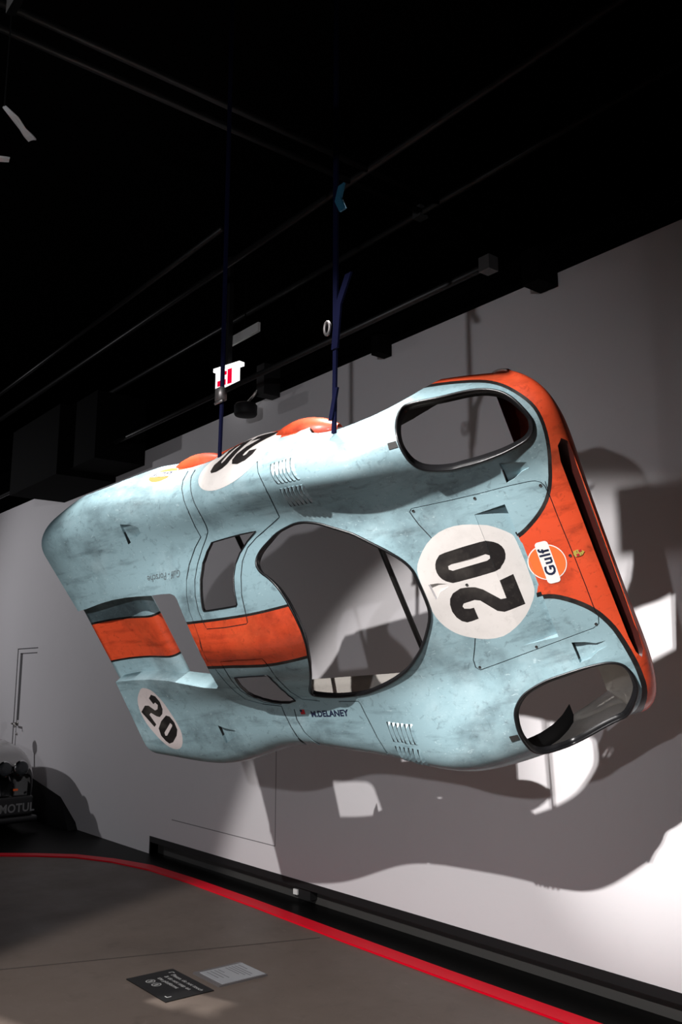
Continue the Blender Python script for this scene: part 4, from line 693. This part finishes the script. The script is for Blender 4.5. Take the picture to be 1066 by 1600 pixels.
# ---------------- white competition car at the far left ----------------
carw=mat('car_white',(.70,.68,.67,1),.25,0,.5);cark=mat('car_black',(.012,.012,.013,1),.35,0,.3);glassd=mat('dark_glass',(.01,.012,.014,1),.08)
chrome=mat('lamp_reflector',(.75,.75,.75,1),.15,1);lensm=mat('lamp_lens',(.05,.055,.06,1),.1);magenta=mat('magenta_graphic',(.32,.01,.09,1),.4);amber=mat('amber_lens',(.8,.13,.02,1),.3,emit=((1,.12,.02,1),.06))
cr_=bpy.data.objects.new('competition_car',None);COL.objects.link(cr_);cr_.location=(-12.40,3.68,.011);cr_.rotation_euler=(0,0,math.radians(6))
cr_['label']='white and black competition car with round lamps at the far left edge';cr_['category']='car'
def half(x,l): return [(x,y,z) for y,z in l]
# stations: x (0 = nose, negative back), half section from roof centre to sill
ST=[(.0,[(0,.62),(.3,.62),(.6,.615),(.80,.60),(.86,.56),(.88,.50),(.88,.40),(.86,.28),(.80,.22)]),
(-.06,[(0,.79),(.3,.79),(.6,.785),(.83,.77),(.91,.70),(.93,.55),(.93,.42),(.91,.28),(.84,.20)]),
(-.35,[(0,.90),(.3,.90),(.6,.895),(.84,.87),(.95,.79),(.99,.60),(.99,.45),(.97,.28),(.90,.18)]),
(-1.0,[(0,1.00),(.3,1.0),(.6,.99),(.84,.96),(.97,.88),(1.02,.65),(1.02,.48),(1.0,.3),(.93,.18)]),
(-1.6,[(0,1.06),(.3,1.06),(.6,1.05),(.82,1.01),(.94,.92),(1.0,.68),(1.0,.5),(.99,.3),(.93,.18)]),
(-2.3,[(0,1.48),(.3,1.47),(.55,1.44),(.70,1.30),(.92,.98),(1.0,.70),(1.0,.5),(.99,.3),(.93,.18)]),
(-3.2,[(0,1.53),(.3,1.52),(.55,1.49),(.72,1.33),(.93,1.0),(1.02,.72),(1.02,.5),(1.0,.3),(.93,.18)]),
(-4.3,[(0,1.25),(.3,1.24),(.55,1.20),(.78,1.12),(.95,.98),(1.03,.72),(1.03,.5),(1.0,.3),(.93,.2)]),
(-4.9,[(0,1.0),(.3,1.0),(.55,.99),(.78,.96),(.92,.88),(.96,.7),(.96,.5),(.94,.35),(.88,.28)]),
(-5.0,[(0,.8),(.3,.8),(.55,.8),(.75,.78),(.86,.72),(.88,.6),(.88,.5),(.86,.4),(.8,.35)])]
ST=[(x,[(y,z+(.13 if (x>-.2 and z>.45) else .20 if (x>-2 and z>.45) else 0)) for y,z in l]) for x,l in ST]
CN=np.array([[(x,-y,z) for y,z in l[::-1]]+[(x,y,z) for y,z in l[1:]] for x,l in ST],float)
uu=np.arange(0,len(ST)-1+.01,.125);vv_=np.arange(0,16.01,.25);Ug,Vg=np.meshgrid(uu,vv_,indexing='ij')
Pg=surf_raw(CN,Ug.ravel(),Vg.ravel());nv=len(vv_);f=[];fm=[]
for i in range(len(uu)-1):
    for j in range(nv-1):
        u_,v_=uu[i]+.06,vv_[j]+.12;p=Pg[i*nv+j];front=u_<.5
        k=0
        if p[2]<.60 and u_<1.6 : k=1
        if front and p[2]<.90: k=1
        if 4.15<u_<4.95 and 5.2<v_<10.8: k=2
        if 5.1<u_<6.8 and (3.6<v_<5.0 or 11<v_<12.4): k=2
        # wheel arches
        if p[2]<.62 and ((p[0]+1.05)**2+(p[2]-.33)**2<.36**2 or (p[0]+4.0)**2+(p[2]-.33)**2<.36**2) and abs(p[1])>.8: continue
        f.append((i*nv+j,i*nv+j+1,(i+1)*nv+j+1,(i+1)*nv+j));fm.append(k)
cb=mk('body',Pg,f,[carw,cark,glassd],cr_,fm,True);sm=cb.modifiers.new('thickness','SOLIDIFY');sm.thickness=.02
for y in (-.71,-.48,.48,.71):
    b=MB();b.lathe([(.088,-.03),(.105,.01),(.098,.03)],24,0,'X',(.0,y,.80));o=b.build('headlamp',[chrome],cr_,True)
    b=MB();b.lathe([(.094,.028),(.078,.042),(.045,.05),(.0005,.053)],24,0,'X',(.0,y,.80));b.build('lamp_lens',[lensm],o,True)
b=MB();b.box((-.05,-.86,.20),(.12,.86,.45));b.box((.05,-.9,.12),(.20,.9,.20));bb=b.build('front_bumper',[cark],cr_);bv=bb.modifiers.new('bevel','BEVEL');bv.width=.03;bv.segments=3
for y in (-.62,.62): MB().box((.06,y-.03,.52),(.08,y+.03,.545)).build('turn_signal',[amber],cr_)
V2,F2=text2('MOTUL',.15,.004,1.15,1.05);mk('bumper_lettering',[(.125,.63+a*.8,(.30)+c) for a,c in V2],F2,mat('bumper_text',(.30,.30,.30,1),.5),cr_)
# hood graphic
for q in ([(.05,.30),(.38,.34),(.44,.50),(.12,.46)],[(.40,.20),(.50,.20),(.62,.72),(.52,.72)]):
    V2,F2=fill([(a,b_) for a,b_ in q],(),.08);Z_=[];
    for a,b_ in V2:
        d=np.argmin((Pg[:,0]+.25+a*.9)**2+(Pg[:,1]-b_)**2+np.where(Pg[:,2]>.7,0,9));Z_.append(Pg[d])
    mk('hood_graphic',[tuple(z_+np.array([0,0,.012])) for z_ in Z_],F2,magenta,cr_)
for s in (-1,1):
    b=MB();b.lathe([(.02,-.09),(.06,-.06),(.075,0),(.06,.04),(.015,.05)],16,0,'X',(-1.7,s*.93,1.36));b.tube([(-1.75,s*.84,1.12),(-1.72,s*.92,1.30)],.02,8);b.build('wing_mirror',[carw],cr_,True)
    for x in (-1.05,-4.0):
        b=MB();b.lathe([(.20,s*.74),(.32,s*.74),(.335,s*.80),(.335,s*.92),(.31,s*.97),(.21,s*.965)],32,0,'Y',(x,0,.335));w=b.build('wheel',[cark],cr_,True)
        b=MB();b.lathe([(.205,s*.90),(.20,s*.955),(.06,s*.90),(.03,s*.93)],24,0,'Y',(x,0,.335));b.build('rim',[metal],w,True)
b=MB();b.tube([(-1.55,-.80,1.045),(-1.62,-.2,1.09),(-1.62,.3,1.09),(-1.55,.86,1.035)],.02,8);b.build('wiper_cowl',[cark],cr_,True)
# ---------------- final scale to metres ----------------
done=set()
for o in COL.objects:
    o.location=o.location*SC
    if o.type=='MESH' and o.data.name not in done:
        done.add(o.data.name);o.data.transform(Matrix.Scale(SC,4))
        for md in o.modifiers:
            if md.type=='SOLIDIFY': md.thickness*=SC
            if md.type=='BEVEL': md.width*=SC
    if o.type=='LIGHT':
        if o.data.type=='AREA': o.data.size*=SC;o.data.size_y*=SC
        else: o.data.shadow_soft_size*=SC
        o.data.energy*=SC*SC
bpy.context.view_layer.update()
